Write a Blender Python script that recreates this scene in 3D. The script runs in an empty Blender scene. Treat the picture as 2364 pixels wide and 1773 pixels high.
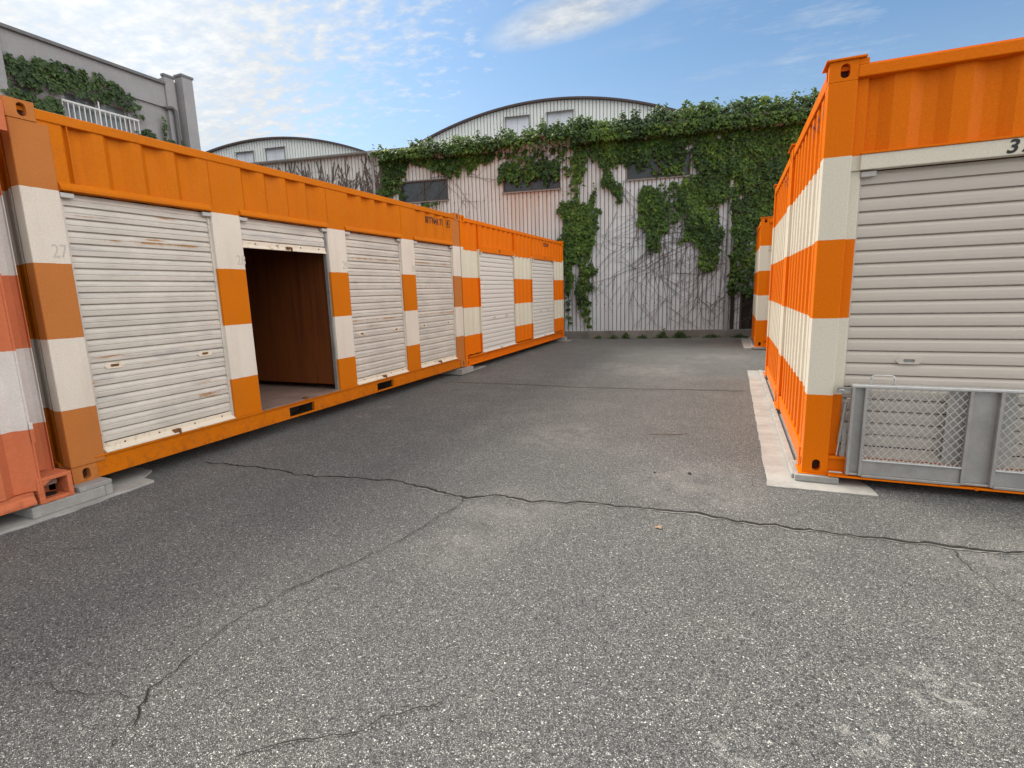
import bpy, bmesh, math, random
from mathutils import Vector, Matrix, noise
R = math.radians
random.seed(7)
scene = bpy.context.scene
COL = scene.collection

# ------------------------------------------------------------------ node helpers
class NT:
    def __init__(s, name):
        s.m = bpy.data.materials.new(name); s.m.use_nodes = True
        s.t = s.m.node_tree; s.t.nodes.clear()
        s.out = s.n('ShaderNodeOutputMaterial')
        s.b = s.n('ShaderNodeBsdfPrincipled')
        s.l(s.b.outputs[0], s.out.inputs[0])
        s.tc = s.n('ShaderNodeTexCoord')
        s.geo = s.n('ShaderNodeNewGeometry')
    def n(s, t, **k):
        x = s.t.nodes.new(t)
        for a, v in k.items(): setattr(x, a, v)
        return x
    def l(s, a, b): s.t.links.new(a, b)
    def set(s, sock, v):
        if hasattr(v, 'is_linked') or hasattr(v, 'links'): s.l(v, sock)
        else: sock.default_value = v
    def math(s, op, a, b=0.0, c=None, clamp=False):
        x = s.n('ShaderNodeMath', operation=op, use_clamp=clamp)
        s.set(x.inputs[0], a); s.set(x.inputs[1], b)
        if c is not None: s.set(x.inputs[2], c)
        return x.outputs[0]
    def mix(s, f, a, b, mode='MIX'):
        x = s.n('ShaderNodeMix', data_type='RGBA', blend_type=mode)
        s.set(x.inputs[0], f); s.set(x.inputs[6], col(a)); s.set(x.inputs[7], col(b))
        return x.outputs[2]
    def noise(s, scale, detail=4, rough=.6, vec=None, stretch=None, out=0):
        x = s.n('ShaderNodeTexNoise'); x.inputs['Scale'].default_value = scale
        x.inputs['Detail'].default_value = detail; x.inputs['Roughness'].default_value = rough
        v = vec or s.tc.outputs['Object']
        if stretch:
            mp = s.n('ShaderNodeMapping'); mp.inputs['Scale'].default_value = stretch
            s.l(v, mp.inputs[0]); v = mp.outputs[0]
        s.l(v, x.inputs['Vector']); return x.outputs[out]
    def vor(s, scale, vec=None, out='Color', feature='F1', rnd=1.0):
        x = s.n('ShaderNodeTexVoronoi', feature=feature); x.inputs['Scale'].default_value = scale
        x.inputs['Randomness'].default_value = rnd
        s.l(vec or s.tc.outputs['Object'], x.inputs['Vector']); return x.outputs[out]
    def ramp(s, f, stops, mode='LINEAR'):
        x = s.n('ShaderNodeValToRGB'); cr = x.color_ramp; cr.interpolation = mode
        while len(cr.elements) < len(stops): cr.elements.new(.5)
        for e, (p, c) in zip(cr.elements, stops): e.position = p; e.color = col(c)
        s.set(x.inputs[0], f); return x.outputs[0]
    def rng(s, f, a, b, c=0., d=1.):
        x = s.n('ShaderNodeMapRange'); s.set(x.inputs[0], f)
        for i, v in enumerate((a, b, c, d)): x.inputs[i+1].default_value = v
        return x.outputs[0]
    def sep(s, v):
        x = s.n('ShaderNodeSeparateXYZ'); s.l(v, x.inputs[0]); return x.outputs
    def bump(s, h, strength=.3, dist=.01):
        x = s.n('ShaderNodeBump'); x.inputs['Strength'].default_value = strength
        x.inputs['Distance'].default_value = dist; s.l(h, x.inputs['Height'])
        s.l(x.outputs[0], s.b.inputs['Normal'])
    def done(s, color, rough=.6, metal=0., spec=None):
        s.set(s.b.inputs['Base Color'], col(color)); s.set(s.b.inputs['Roughness'], rough)
        s.set(s.b.inputs['Metallic'], metal)
        if spec is not None: s.b.inputs['Specular IOR Level'].default_value = spec
        return s.m
def col(c):
    if isinstance(c, (int, float)): return (c, c, c, 1)
    if isinstance(c, tuple) and len(c) == 3: return (*c, 1)
    return c
def grey(f):  # float socket usable as colour
    return f

# ------------------------------------------------------------------ materials
def paint(name, orange, white, bands, rough=.42, dirt=.25, rust=0., wob=.002, streak=.12):
    """container paint: horizontal bands at the heights in `bands` (metres above the container's base)"""
    k = NT(name)
    x, y, z = k.sep(k.tc.outputs['Object'])
    zz = k.math('ADD', z, k.math('MULTIPLY', k.math('SUBTRACT', k.noise(14, 2), .5), wob*4))
    fac = k.math('DIVIDE', zz, 3.0)
    st = [(0, orange)]
    for i, h in enumerate(bands): st.append((h/3.0, white if i % 2 == 0 else orange))
    base = k.ramp(fac, st, 'CONSTANT')
    big = k.rng(k.noise(1.7, 5, .65), .3, .75)
    c = k.mix(k.math('MULTIPLY', big, dirt), base, k.mix(1, base, (.62, .55, .48), 'MULTIPLY'))
    sk = k.rng(k.noise(9, 4, .6, stretch=(1, 1, .08)), .5, .8)
    c = k.mix(k.math('MULTIPLY', sk, streak), c, (.20, .13, .08))
    fine = k.rng(k.noise(90, 3), .2, .8, .86, 1.1)
    c = k.mix(1, c, fine, 'MULTIPLY')
    if rust:
        r = k.rng(k.noise(5.5, 8, .72), .66, .72)
        c = k.mix(k.math('MULTIPLY', r, rust), c, (.14, .05, .02))
        low = k.math('MULTIPLY', k.rng(z, .0, .22, 1., 0.), k.rng(k.noise(22, 6, .7), .48, .62))
        c = k.mix(k.math('MULTIPLY', low, rust*.8), c, (.11, .04, .02))
    k.bump(k.math('ADD', k.math('MULTIPLY', k.noise(55, 2), .5), k.noise(4, 3)), .22, .006)
    return k.done(c, k.rng(k.noise(6, 3), .3, .7, rough-.07, rough+.12), 0, .07)

OR_NEW = (.74, .166, .003); WH_NEW = (.70, .655, .55)
OR_OLD = (.60, .162, .005); WH_OLD = (.72, .655, .57)
OR_FADE = (.50, .18, .048)
OR_SAL = (.60, .175, .08); WH_SAL = (.68, .63, .60)
BA = (.532, 1.037, 1.548, 2.05)
BB_ = (.53, 1.03, 1.55, 2.07)
BR = (.567, 1.095, 1.614, 2.132)
BC = (.515, 1.02, 1.51, 2.01)
M = {}
M['paint_a'] = paint('weathered orange and white paint', OR_OLD, WH_OLD, BA, .5, .3, .35)
M['post_a'] = paint('faded brown orange and white paint', OR_FADE, WH_OLD, BA, .6, .35, .3)
M['plain_a'] = paint('weathered orange paint', OR_OLD, WH_OLD, (), .5, .35, .45)
M['paint_b'] = paint('fresh orange and cream paint', OR_NEW, (.68, .64, .52), BB_, .42, .2, .05)
M['plain_b'] = paint('fresh orange paint', OR_NEW, WH_NEW, (), .42, .22, .12)
M['fade_b'] = paint('faded salmon brown and white paint', (.55, .20, .075), WH_OLD, BB_, .6, .3, .25)
M['paint_r'] = paint('glossy orange and white paint', OR_NEW, WH_NEW, BR, .36, .12, 0, .0008, .05)
M['plain_r'] = paint('glossy orange paint', OR_NEW, WH_NEW, (), .36, .12, .03, .001, .05)
M['white_r'] = paint('white beam paint', WH_NEW, WH_NEW, (), .4, .12, 0, .001, .05)
M['paint_c'] = paint('faded salmon orange and grey paint', OR_SAL, WH_SAL, BC, .62, .5, .25, .004, .25)
M['plain_c'] = paint('faded salmon orange paint', OR_SAL, WH_SAL, (), .62, .5, .45, .004, .3)

def shutter_mat(name, base, dirt, rusty):
    k = NT(name)
    x, y, z = k.sep(k.tc.outputs['Object'])
    big = k.rng(k.noise(2.3, 6, .7), .35, .75)
    c = k.mix(k.math('MULTIPLY', big, dirt), base, (.42, .39, .35))
    sm = k.rng(k.noise(5, 6, .75, stretch=(.35, 1, 3.0)), .52, .72)
    c = k.mix(k.math('MULTIPLY', sm, dirt*.9), c, (.30, .30, .31))
    if rusty:
        rz = k.rng(k.noise(1.1, 3, .6, stretch=(1.2, 1, 26)), .615, .67)
        rx = k.rng(k.noise(3.0, 5, .7), .46, .60)
        c = k.mix(k.math('MULTIPLY', k.math('MULTIPLY', rz, rx), .9), c, (.34, .15, .03))
        for zl, g0, g1 in ((1.742, .9, 4.3), (.968, 3.1, 4.3)):      # rust runs along single slats
            ln = k.math('MULTIPLY', k.rng(k.math('ABSOLUTE', k.math('SUBTRACT', z, zl)), .004, .014, 1., 0.), k.math('MULTIPLY', k.math('GREATER_THAN', x, g0-.45), k.rng(k.noise(4.2, 5, .7, stretch=(1, 1, .2)), .44, .56)))
            c = k.mix(k.math('MULTIPLY', ln, .85), c, (.36, .17, .035))
        pt = k.rng(k.noise(30, 5, .8), .70, .78)
        c = k.mix(k.math('MULTIPLY', pt, .35), c, (.25, .13, .05))
    k.bump(k.noise(7, 4, .6), .2, .02)
    return k.done(c, .5, 0, .3)
M['sh_old'] = shutter_mat('weathered white shutter paint', (.61, .565, .50), .7, True)
M['sh_new'] = shutter_mat('pale cream shutter paint', (.66, .62, .57), .1, False)
M['sh_r'] = shutter_mat('warm grey shutter paint', (.55, .50, .44), .10, False)
def bar_mat():
    k = NT('cream shutter bar paint')
    r = k.rng(k.noise(14, 7, .75), .56, .68)
    c = k.mix(k.math('MULTIPLY', r, .8), (.70, .62, .50), (.30, .14, .04))
    return k.done(c, .55)
M['bar'] = bar_mat()
def simple(name, c, rough=.6, metal=0., var=.25, scale=8, bump=.15, c2=None, spec=None):
    k = NT(name)
    f = k.rng(k.noise(scale, 6, .65), .3, .72)
    dark = c2 or tuple(v*(1-var) for v in c)
    cc = k.mix(f, c, dark)
    cc = k.mix(1, cc, k.rng(k.noise(scale*13, 3), .2, .8, .88, 1.1), 'MULTIPLY')
    if bump: k.bump(k.noise(scale*5, 5), bump, .01)
    return k.done(cc, rough, metal, spec)
M['galv'] = simple('galvanised steel', (.44, .43, .415), .42, .4, .25, 9, .06)
M['alu'] = simple('bright aluminium tube', (.72, .72, .71), .3, .55, .15, 12, .03)
M['guide'] = simple('grey steel guide rail', (.32, .32, .31), .5, .3, .4)
M['bracket'] = simple('pale grey plastic', (.52, .50, .47), .5)
M['concrete'] = simple('grey concrete', (.36, .35, .33), .85, 0, .35, 6, .4)
M['strip'] = simple('pale concrete', (.40, .39, .365), .85, 0, .38, 3, .4)
M['kerb'] = simple('stained kerb concrete', (.24, .23, .21), .9, 0, .55, 2.5, .4)
M['black'] = simple('black lettering paint', (.012, .011, .011), .5, 0, .2)
M['brownink'] = simple('brown lettering paint', (.06, .012, .006), .55, 0, .3)
M['purple'] = simple('faded purple lettering paint', (.10, .035, .065), .55, 0, .3)
M['ghost'] = simple('worn grey lettering', (.56, .51, .455), .6, 0, .2)
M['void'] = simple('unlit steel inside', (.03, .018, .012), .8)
M['hole'] = simple('dark red steel inside', (.055, .010, .004), .8)
M['ply'] = None
def ply():
    k = NT('brown plywood lining')
    w = k.noise(3, 6, .65, stretch=(6, 6, .25))
    c = k.ramp(w, [(.3, (.075, .018, .003)), (.55, (.16, .04, .005)), (.75, (.045, .011, .002))])
    k.bump(w, .2, .01)
    return k.done(c, .6)
M['ply'] = ply()
M['floor'] = simple('worn brown floor boards', (.30, .20, .16), .7, 0, .45, 5, .2)
M['rusty'] = simple('rusty steel', (.22, .09, .03), .8, 0, .5, 30, .3)
M['frame'] = simple('rusty brown window frame', (.10, .065, .05), .7, 0, .5)
M['pale_frame'] = simple('pale window frame', (.40, .39, .38), .6)
def glass(name, a, b):
    k = NT(name)
    c = k.mix(k.rng(k.noise(2.5, 6, .7), .35, .7), a, b)
    return k.done(c, .22, 0, .5)
M['glass'] = glass('dirty dark glass', (.022, .032, .040), (.055, .068, .075))
M['glass2'] = glass('curtained grey glass', (.10, .12, .13), (.17, .19, .20))
M['pipe'] = simple('grey drain pipe', (.33, .33, .32), .6, 0, .3)
M['darkpipe'] = simple('dark drain pipe', (.09, .09, .095), .5, 0, .3)
M['gutter'] = simple('weathered gutter', (.26, .25, .235), .7, 0, .35)
M['render'] = simple('grey rendered wall', (.285, .28, .285), .9, 0, .18, 1.2, .25)
M['coping'] = simple('dark coping', (.15, .15, .155), .8, 0, .25)
M['rail'] = simple('white railing paint', (.60, .60, .59), .45, 0, .1)
M['trim'] = simple('dark brown roof edge', (.075, .05, .048), .7)
M['roofsheet'] = simple('grey roof sheet', (.20, .20, .20), .7)
M['board'] = simple('pale boarded window', (.64, .67, .73), .7, 0, .2, 2)
M['door'] = simple('dark brown door', (.035, .024, .02), .8, 0, .5)
M['stem'] = simple('dry brown ivy stem', (.125, .10, .09), .9, 0, .35)
M['wood'] = simple('dry twig bark', (.14, .07, .035), .9)
M['dryleaf'] = simple('dry orange leaf', (.36, .24, .16), .8)
M['stone'] = simple('dark pebble', (.035, .033, .03), .8)

def cladding():
    k = NT('stained white corrugated sheet')
    x, y, z = k.sep(k.tc.outputs['Object'])
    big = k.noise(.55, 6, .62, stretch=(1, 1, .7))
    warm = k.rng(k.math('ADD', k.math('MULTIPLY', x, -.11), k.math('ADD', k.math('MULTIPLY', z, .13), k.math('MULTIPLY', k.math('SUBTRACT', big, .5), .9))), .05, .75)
    c = k.mix(warm, (.57, .61, .64), (.575, .58, .56))  # bluish sky light at lower right and warmer light at upper left painted in
    st = k.rng(k.noise(3.2, 6, .7, stretch=(2.2, 1, .16)), .48, .76)
    c = k.mix(k.math('MULTIPLY', st, .45), c, (.32, .27, .24))
    sp = k.rng(k.noise(7, 8, .78), .56, .72)
    c = k.mix(k.math('MULTIPLY', sp, .4), c, (.30, .29, .30))
    c = k.mix(k.math('MULTIPLY', k.rng(y, .006, .024), .4), c, (.10, .088, .08))          # darker in the grooves
    # rust run below the middle window
    dx = k.rng(k.math('ABSOLUTE', k.math('ADD', x, .9)), .5, 1.1, 1., 0.)
    dz = k.math('MULTIPLY', k.rng(z, 2.8, 4.2), k.rng(z, 4.2, 4.25, 1., 0.))
    ru = k.math('MULTIPLY', k.math('MULTIPLY', dx, dz), k.rng(k.noise(4, 5, .7, stretch=(3, 1, .12)), .35, .62))
    c = k.mix(k.math('MULTIPLY', ru, .7), c, (.42, .24, .12))
    k.bump(k.noise(30, 4), .15, .006)
    return k.done(c, .68, 0, .25)
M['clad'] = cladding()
def gable_mat():
    k = NT('white corrugated gable sheet')
    f = k.rng(k.noise(1.1, 6, .65, stretch=(3, 1, .3)), .35, .75)
    c = k.mix(k.math('MULTIPLY', f, .4), (.70, .73, .71), (.56, .58, .57))
    c = k.mix(k.math('MULTIPLY', k.rng(k.sep(k.tc.outputs['Object'])[1], .01, .035), .5), c, (.20, .20, .19))
    return k.done(c, .6, 0, .25)
M['gable'] = gable_mat()
def leaf_mat(name, lo, mid, hi):
    k = NT(name)
    at = k.n('ShaderNodeAttribute', attribute_name='leafv')
    c = k.ramp(at.outputs['Fac'], [(0, lo), (.55, mid), (1, hi)])
    k.done(c, .45, 0, .35)
    tr = k.n('ShaderNodeBsdfTranslucent'); k.l(k.mix(1, c, (1.3, 1.5, .5), 'MULTIPLY'), tr.inputs[0])
    mx = k.n('ShaderNodeMixShader'); mx.inputs[0].default_value = .22
    k.l(k.b.outputs[0], mx.inputs[1]); k.l(tr.outputs[0], mx.inputs[2]); k.l(mx.outputs[0], k.out.inputs[0])
    return k.m
M['leaf'] = leaf_mat('ivy leaves', (.014, .036, .005), (.050, .108, .009), (.14, .215, .022))
M['leafd'] = leaf_mat('dark ivy leaves', (.020, .042, .012), (.045, .085, .018), (.085, .13, .03))

STAINS = [(-1.48,4.67,0.5),(-1.42,4.95,0.3),(-1.12,9.11,0.7),(-0.12,11.18,0.6),(-1.92,9.52,0.5),(-4.0,5.37,0.12),(-3.97,4.91,0.14),(0.07,1.49,0.1),(0.44,1.72,0.12),(0.71,2.02,0.18),(-1.16,1.07,0.05),(-1.34,2.4,0.3),(-1.29,2.96,0.4),(-0.19,3.75,0.5),(1.3,3.22,0.4)]
def asphalt():
    k = NT('worn asphalt')
    P = k.geo.outputs['Position']
    a = k.sep(k.vor(175, P))[0]           # one random value per stone
    b = k.sep(k.vor(330, P))[1]
    big = k.noise(.45, 6, .6, P); mid = k.noise(2.2, 6, .65, P)
    # binder between stones, stones of many greys, a few pale ones
    stone = k.ramp(a, [(0, (.030, .030, .031)), (.32, (.070, .070, .070)), (.60, (.15, .149, .145)), (.82, (.27, .267, .256)), (.93, (.41, .405, .385)), (1, (.64, .63, .58))])
    fine = k.ramp(b, [(0, (.05, .05, .051)), (.5, (.13, .128, .124)), (.86, (.23, .226, .215)), (1, (.46, .45, .42))])
    pick = k.rng(k.noise(60, 2, .5, P), .44, .56)
    c = k.mix(pick, stone, fine)
    edge = k.rng(k.vor(175, P, 'Distance', 'DISTANCE_TO_EDGE'), 0, .16)
    c = k.mix(k.math('MULTIPLY', k.math('SUBTRACT', 1, edge), .6), c, (.04, .04, .041))
    tone = k.math('ADD', k.math('MULTIPLY', big, .55), k.math('MULTIPLY', mid, .45))
    c = k.mix(1, c, k.ramp(tone, [(.3, (.96, .99, 1.02)), (.5, (1.20, 1.225, 1.23)), (.68, (1.60, 1.59, 1.54))]), 'MULTIPLY')
    # dusty worn patches with shapes of their own
    acc = acc2 = None
    x, y, z = k.sep(P)
    for sx, sy, r in STAINS:
        dx = k.math('MULTIPLY', k.math('SUBTRACT', x, sx), 1/r); dy = k.math('MULTIPLY', k.math('SUBTRACT', y, sy), 1/r)
        d = k.math('ADD', k.math('MULTIPLY', dx, dx), k.math('MULTIPLY', dy, dy))
        v = k.rng(d, 0, 1.3, .85 if r > .2 else 0., 0.)
        if r < .2: acc2 = k.rng(d, 0, 1.3, 1., 0.) if acc2 is None else k.math('MAXIMUM', acc2, k.rng(d, 0, 1.3, 1., 0.))
        acc = v if acc is None else k.math('MAXIMUM', acc, v)
    acc = k.math('MULTIPLY', acc, k.rng(k.noise(5, 7, .75, P), .40, .66))
    c = k.mix(k.math('MULTIPLY', acc, .50, clamp=True), c, (.40, .385, .35))
    acc2 = k.math('MULTIPLY', acc2, k.rng(k.noise(16, 7, .8, P), .50, .62))
    c = k.mix(k.math('MULTIPLY', acc2, .75, clamp=True), c, (.50, .49, .46))
    dark = k.rng(k.noise(3.1, 7, .7, P), .66, .76)
    c = k.mix(k.math('MULTIPLY', dark, .35), c, (.05, .05, .05))
    h = k.math('ADD', k.math('MULTIPLY', a, .6), edge)
    k.bump(h, .8, .008)
    return k.done(c, .72, 0, .55)
M['asphalt'] = asphalt()
M['crack'] = simple('dark crack filling', (.018, .017, .016), .95, 0, .4, 20)
M['crackpale'] = simple('pale crumbled crack edge', (.26, .25, .23), .95, 0, .4, 20)

# ------------------------------------------------------------------ mesh builder
class MB:
    def __init__(s): s.v = []; s.f = []; s.m = []; s.mats = []; s.attr = None
    def mi(s, mat):
        if mat not in s.mats: s.mats.append(mat)
        return s.mats.index(mat)
    def add(s, vs, fs, mat):
        o = len(s.v); i = s.mi(mat); s.v += [tuple(p) for p in vs]
        for f in fs: s.f.append(tuple(o+q for q in f)); s.m.append(i)
        return s
    def box(s, x0, x1, y0, y1, z0, z1, mat):
        return s.add([(x, y, z) for x in (x0, x1) for y in (y0, y1) for z in (z0, z1)],
              [(0, 1, 3, 2), (4, 6, 7, 5), (0, 4, 5, 1), (2, 3, 7, 6), (0, 2, 6, 4), (1, 5, 7, 3)], mat)
    def prism(s, prof, a, b, axis, mat, closed=True):
        """profile of 2D points swept along axis: 'x' -> (y,z), 'z' -> (x,y), 'y' -> (x,z)"""
        def P(p, t): return {'x': (t, p[0], p[1]), 'y': (p[0], t, p[1]), 'z': (p[0], p[1], t)}[axis]
        n = len(prof); vs = [P(p, a) for p in prof]+[P(p, b) for p in prof]
        fs = [(i, (i+1) % n, n+(i+1) % n, n+i) for i in range(n if closed else n-1)]
        if closed: fs += [tuple(range(n-1, -1, -1)), tuple(range(n, 2*n))]
        return s.add(vs, fs, mat)
    def tube(s, pts, r, mat, n=8):
        pts = [Vector(p) for p in pts]; rings = []
        for i, p in enumerate(pts):
            d = (pts[min(i+1, len(pts)-1)]-pts[max(i-1, 0)]).normalized()
            u = d.orthogonal().normalized() if i == 0 else (u-d*u.dot(d)).normalized()
            w = d.cross(u)
            rr = r[i] if isinstance(r, (list, tuple)) else r
            rings.append([p+u*rr*math.cos(2*math.pi*j/n)+w*rr*math.sin(2*math.pi*j/n) for j in range(n)])
        vs = [q for g in rings for q in g]; fs = []
        for i in range(len(rings)-1):
            for j in range(n): fs.append((i*n+j, i*n+(j+1) % n, (i+1)*n+(j+1) % n, (i+1)*n+j))
        fs += [tuple(range(n-1, -1, -1)), tuple((len(rings)-1)*n+j for j in range(n))]
        return s.add(vs, fs, mat)
    def build(s, name, parent=None, bevel=0., smooth=False):
        me = bpy.data.meshes.new(name); me.from_pydata(s.v, [], s.f)
        for m in s.mats: me.materials.append(m)
        me.polygons.foreach_set('material_index', s.m)
        if s.attr:
            at = me.attributes.new('leafv', 'FLOAT', 'FACE'); at.data.foreach_set('value', s.attr)
        bm = bmesh.new(); bm.from_mesh(me); bmesh.ops.recalc_face_normals(bm, faces=bm.faces) if not s.attr else None
        bm.to_mesh(me); bm.free()
        if smooth: me.polygons.foreach_set('use_smooth', [True]*len(me.polygons))
        me.update()
        o = bpy.data.objects.new(name, me); COL.objects.link(o); o.parent = parent
        if bevel:
            b = o.modifiers.new('bevel', 'BEVEL'); b.width = bevel; b.segments = 2; b.limit_method = 'ANGLE'; b.angle_limit = R(40)
        return o
def tag(o, label=None, cat=None, group=None, kind=None):
    if label: o['label'] = label
    if cat: o['category'] = cat
    if group: o['group'] = group
    if kind: o['kind'] = kind
    return o
def empty(name, loc, rz, label, cat, group=None):
    o = bpy.data.objects.new(name, None); COL.objects.link(o); o.location = loc; o.rotation_euler = (0, 0, rz)
    o.empty_display_size = .2
    return tag(o, label, cat, group)
def copy_tree(o, parent=None):
    c = o.copy(); COL.objects.link(c); c.parent = parent
    for ch in [q for q in bpy.data.objects if q.parent == o]: copy_tree(ch, c)
    return c

def trapezoid(x0, x1, pitch, depth, y, slope=.22, flat=.34, phase=0.):
    """corrugated profile between x0 and x1: outer flats at y, inner flats at y+depth; returns [(x, y)]"""
    pts = []; x = x0-phase*pitch
    cyc = [(0, 0), (flat, 0), (flat+slope*.75, 1), (1-slope*.75, 1)]
    out = [(x0, None)]
    raw = []
    while x < x1+pitch:
        for t, d in cyc: raw.append((x+t*pitch, y+d*depth))
        x += pitch
    def at(q):
        for (a, ya), (b, yb) in zip(raw, raw[1:]):
            if a <= q <= b: return ya+(yb-ya)*(q-a)/(b-a) if b > a else ya
        return y
    return [(x0, at(x0))]+[p for p in raw if x0 < p[0] < x1]+[(x1, at(x1))]
def corr(mb, prof, z0, z1, mat, th=.004):
    p = [(x, y) for x, y in prof]+[(x, y+th) for x, y in reversed(prof)]
    n = len(prof)
    vs = [(x, y, z0) for x, y in p]+[(x, y, z1) for x, y in p]; N = 2*n
    fs = [(i, i+1, N+i+1, N+i) for i in range(n-1)]+[(n+i, n+i+1, N+n+i+1, N+n+i) for i in range(n-1)]
    for i in range(n-1):
        fs += [(i, N-1-i, N-2-i, i+1), (N+i, N+i+1, N+N-2-i, N+N-1-i)]
    fs += [(0, N, N+N-1, N-1), (n-1, n, N+n, N+n-1)]
    mb.add(vs, fs, mat)
def corr_end(mb, prof, xpl, z0, z1, mat, sign=1, th=.004):
    """corrugated sheet standing in the y-z plane: prof is [(y, x)]"""
    q = MB(); corr(q, prof, z0, z1, mat, th)
    mb.add([(xpl+sign*y, x, z) for x, y, z in q.v], q.f, mat)

def oval_plate(mb, x0, x1, z0, z1, y, cx, cz, rx, rz, depth, mat, hole, axis='y', sgn=1):
    """front plate with a real oval hole and a recess behind it (facing -y)"""
    n = 24
    def oval(t):
        c, s = math.cos(t), math.sin(t)
        return (cx+rx*c, cz+(rz-rx)*(1 if s > 0 else -1)*(abs(s) > .02)+rx*s)
    def rect(t):
        c, s = math.cos(t), math.sin(t)
        k = min(((x1-cx) if c > 0 else (cx-x0))/max(abs(c), 1e-6), ((z1-cz) if s > 0 else (cz-z0))/max(abs(s), 1e-6))
        return (cx+k*c, cz+k*s)
    ts = sorted([2*math.pi*i/n+.01 for i in range(n)]+[math.atan2(zc-cz, xc-cx) % (2*math.pi) for xc in (x0, x1) for zc in (z0, z1)])
    m = len(ts)
    O = [rect(t) for t in ts]; I = [oval(t) for t in ts]
    def P(p, d): return (p[0], y+d, p[1]) if axis == 'y' else (y+d*sgn, p[0], p[1])
    vs = [P(p, 0) for p in O]+[P(p, 0) for p in I]
    mb.add(vs, [(i, (i+1) % m, m+(i+1) % m, m+i) for i in range(m)], mat)
    vs = [P(p, 0) for p in I]+[P(p, depth) for p in I]
    mb.add(vs, [(i, (i+1) % m, m+(i+1) % m, m+i) for i in range(m)], mat)
    mb.add([P(p, depth) for p in I], [tuple(range(m))], hole)

def text_mesh(name, body, size, mat, parent, pos, rot, sx=1., shear=0., bold=0., profile=None, space=1.):
    cu = bpy.data.curves.new(name, 'FONT'); cu.body = body; cu.size = size; cu.shear = shear; cu.offset = bold
    cu.resolution_u = 4; cu.space_character = space; cu.extrude = .0006
    t = bpy.data.objects.new(name+'_src', cu); COL.objects.link(t)
    bpy.context.view_layer.update()
    me = bpy.data.meshes.new_from_object(t.evaluated_get(bpy.context.evaluated_depsgraph_get()))
    bpy.data.objects.remove(t)
    me.name = name
    mt = Matrix.Translation(pos) @ rot @ Matrix.Diagonal((sx, 1, 1, 1))
    me.transform(mt)
    if profile:
        bm = bmesh.new(); bm.from_mesh(me)
        for (px, py) in profile:
            bmesh.ops.bisect_plane(bm, geom=bm.verts[:]+bm.edges[:]+bm.faces[:], plane_co=(px, 0, 0), plane_no=(1, 0, 0))
        for v in bm.verts:
            for (a, ya), (b, yb) in zip(profile, profile[1:]):
                if a <= v.co.x <= b: v.co.y += ya+(yb-ya)*(v.co.x-a)/(b-a); break
        bm.to_mesh(me); bm.free()
    me.materials.clear(); me.materials.append(mat)
    o = bpy.data.objects.new(name, me); COL.objects.link(o); o.parent = parent
    return o
FACE = Matrix.Rotation(R(90), 4, 'X')                     # reads along +x, faces -y
FACE_END = Matrix.Rotation(R(-90), 4, 'Z') @ FACE         # reads along -y, faces -x

# ------------------------------------------------------------------ container parts (local: x along the front, y into it, z up)
def slats(mb, x0, x1, z0, z1, pitch, y, mat, depth=.011):
    mid = .004 if mat is M['sh_old'] else -.001
    n = max(1, round((z1-z0)/pitch)); p = (z1-z0)/n
    prof = []
    for i in range(n):
        b = z0+i*p
        prof += [(y+depth+.014, b), (y+depth+.014, b+.075*p), (y+.001, b+.085*p), (y, b+.16*p), (y-.0015, b+.42*p), (y+mid, b+.47*p), (y+mid, b+.50*p), (y-.001, b+.55*p), (y, b+.72*p), (y+.002, b+.76*p), (y+depth+.002, b+.97*p)]
    prof += [(y+depth, z1), (y+depth+.022, z1), (y+depth+.022, z0)]
    mb.prism(prof, x0, x1, 'x', mat)
def handle(parent, x, z, y, mat):
    h = MB(); w, t = .074, .024
    pts = [(-w, 0), (-w*.72, t), (w*.72, t), (w, 0), (w*.72, -t), (-w*.72, -t)]
    i = [(-w*.45, 0), (-w*.36, t*.42), (w*.36, t*.42), (w*.45, 0), (w*.36, -t*.42), (-w*.36, -t*.42)]
    vs = [(x+a, y, z+b) for a, b in pts]+[(x+a, y-.008, z+b*.9) for a, b in pts]+[(x+a, y-.008, z+b) for a, b in i]+[(x+a, y-.001, z+b) for a, b in i]
    fs = []
    for k in range(3):
        for j in range(6): fs.append((k*6+j, k*6+(j+1) % 6, (k+1)*6+(j+1) % 6, (k+1)*6+j))
    h.add(vs, fs, mat); h.add([(x+a, y-.0015, z+b) for a, b in i], [(0, 1, 2, 3, 4, 5)], M['guide'] if mat is M['sh_r'] else M['rusty'])
    return h.build('handle', parent)
def shutter(root, x0, x1, z0, z1, pitch, y, mat, open_to=None, handles=None, bar=None, rusty=True):
    """roller shutter between x0 and x1; open_to = height of its lower edge when raised"""
    mb = MB(); lo = z0 if open_to is None else open_to
    slats(mb, x0, x1, lo+.07, z1, pitch, y, mat)
    sh = mb.build('roller_shutter', root)
    b = MB(); bm_ = bar or M['bar']
    out = .045 if open_to is None else .012
    b.prism([(y+.014, lo), (y-out, lo), (y-out, lo+.008), (y-.004, lo+.03), (y-.004, lo+.068), (y+.014, lo+.068)], x0, x1, 'x', bm_)
    for t in (.14, .38, .66, .9): b.box(x0+(x1-x0)*t-.006, x0+(x1-x0)*t+.006, y-.010, y-.003, lo+.038, lo+.05, M['rusty'] if rusty else bm_)
    b.build('bottom_bar', sh, .002)
    la = MB(); cx = (x0+x1)/2
    la.box(cx-.03, cx+.03, y-.04, y-.006, lo+.004 if open_to is None else lo+.02, lo+.04, M['rusty'] if rusty else bm_)
    la.box(cx+.005, cx+.02, y-.055, y-.04, lo-.004, lo+.03, M['rusty'] if rusty else M['guide'])
    la.build('latch', sh, .003)
    for hx, hz in (handles or ()): handle(sh, hx, hz, y-.0005, bm_ if rusty else mat)
    return sh
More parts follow.
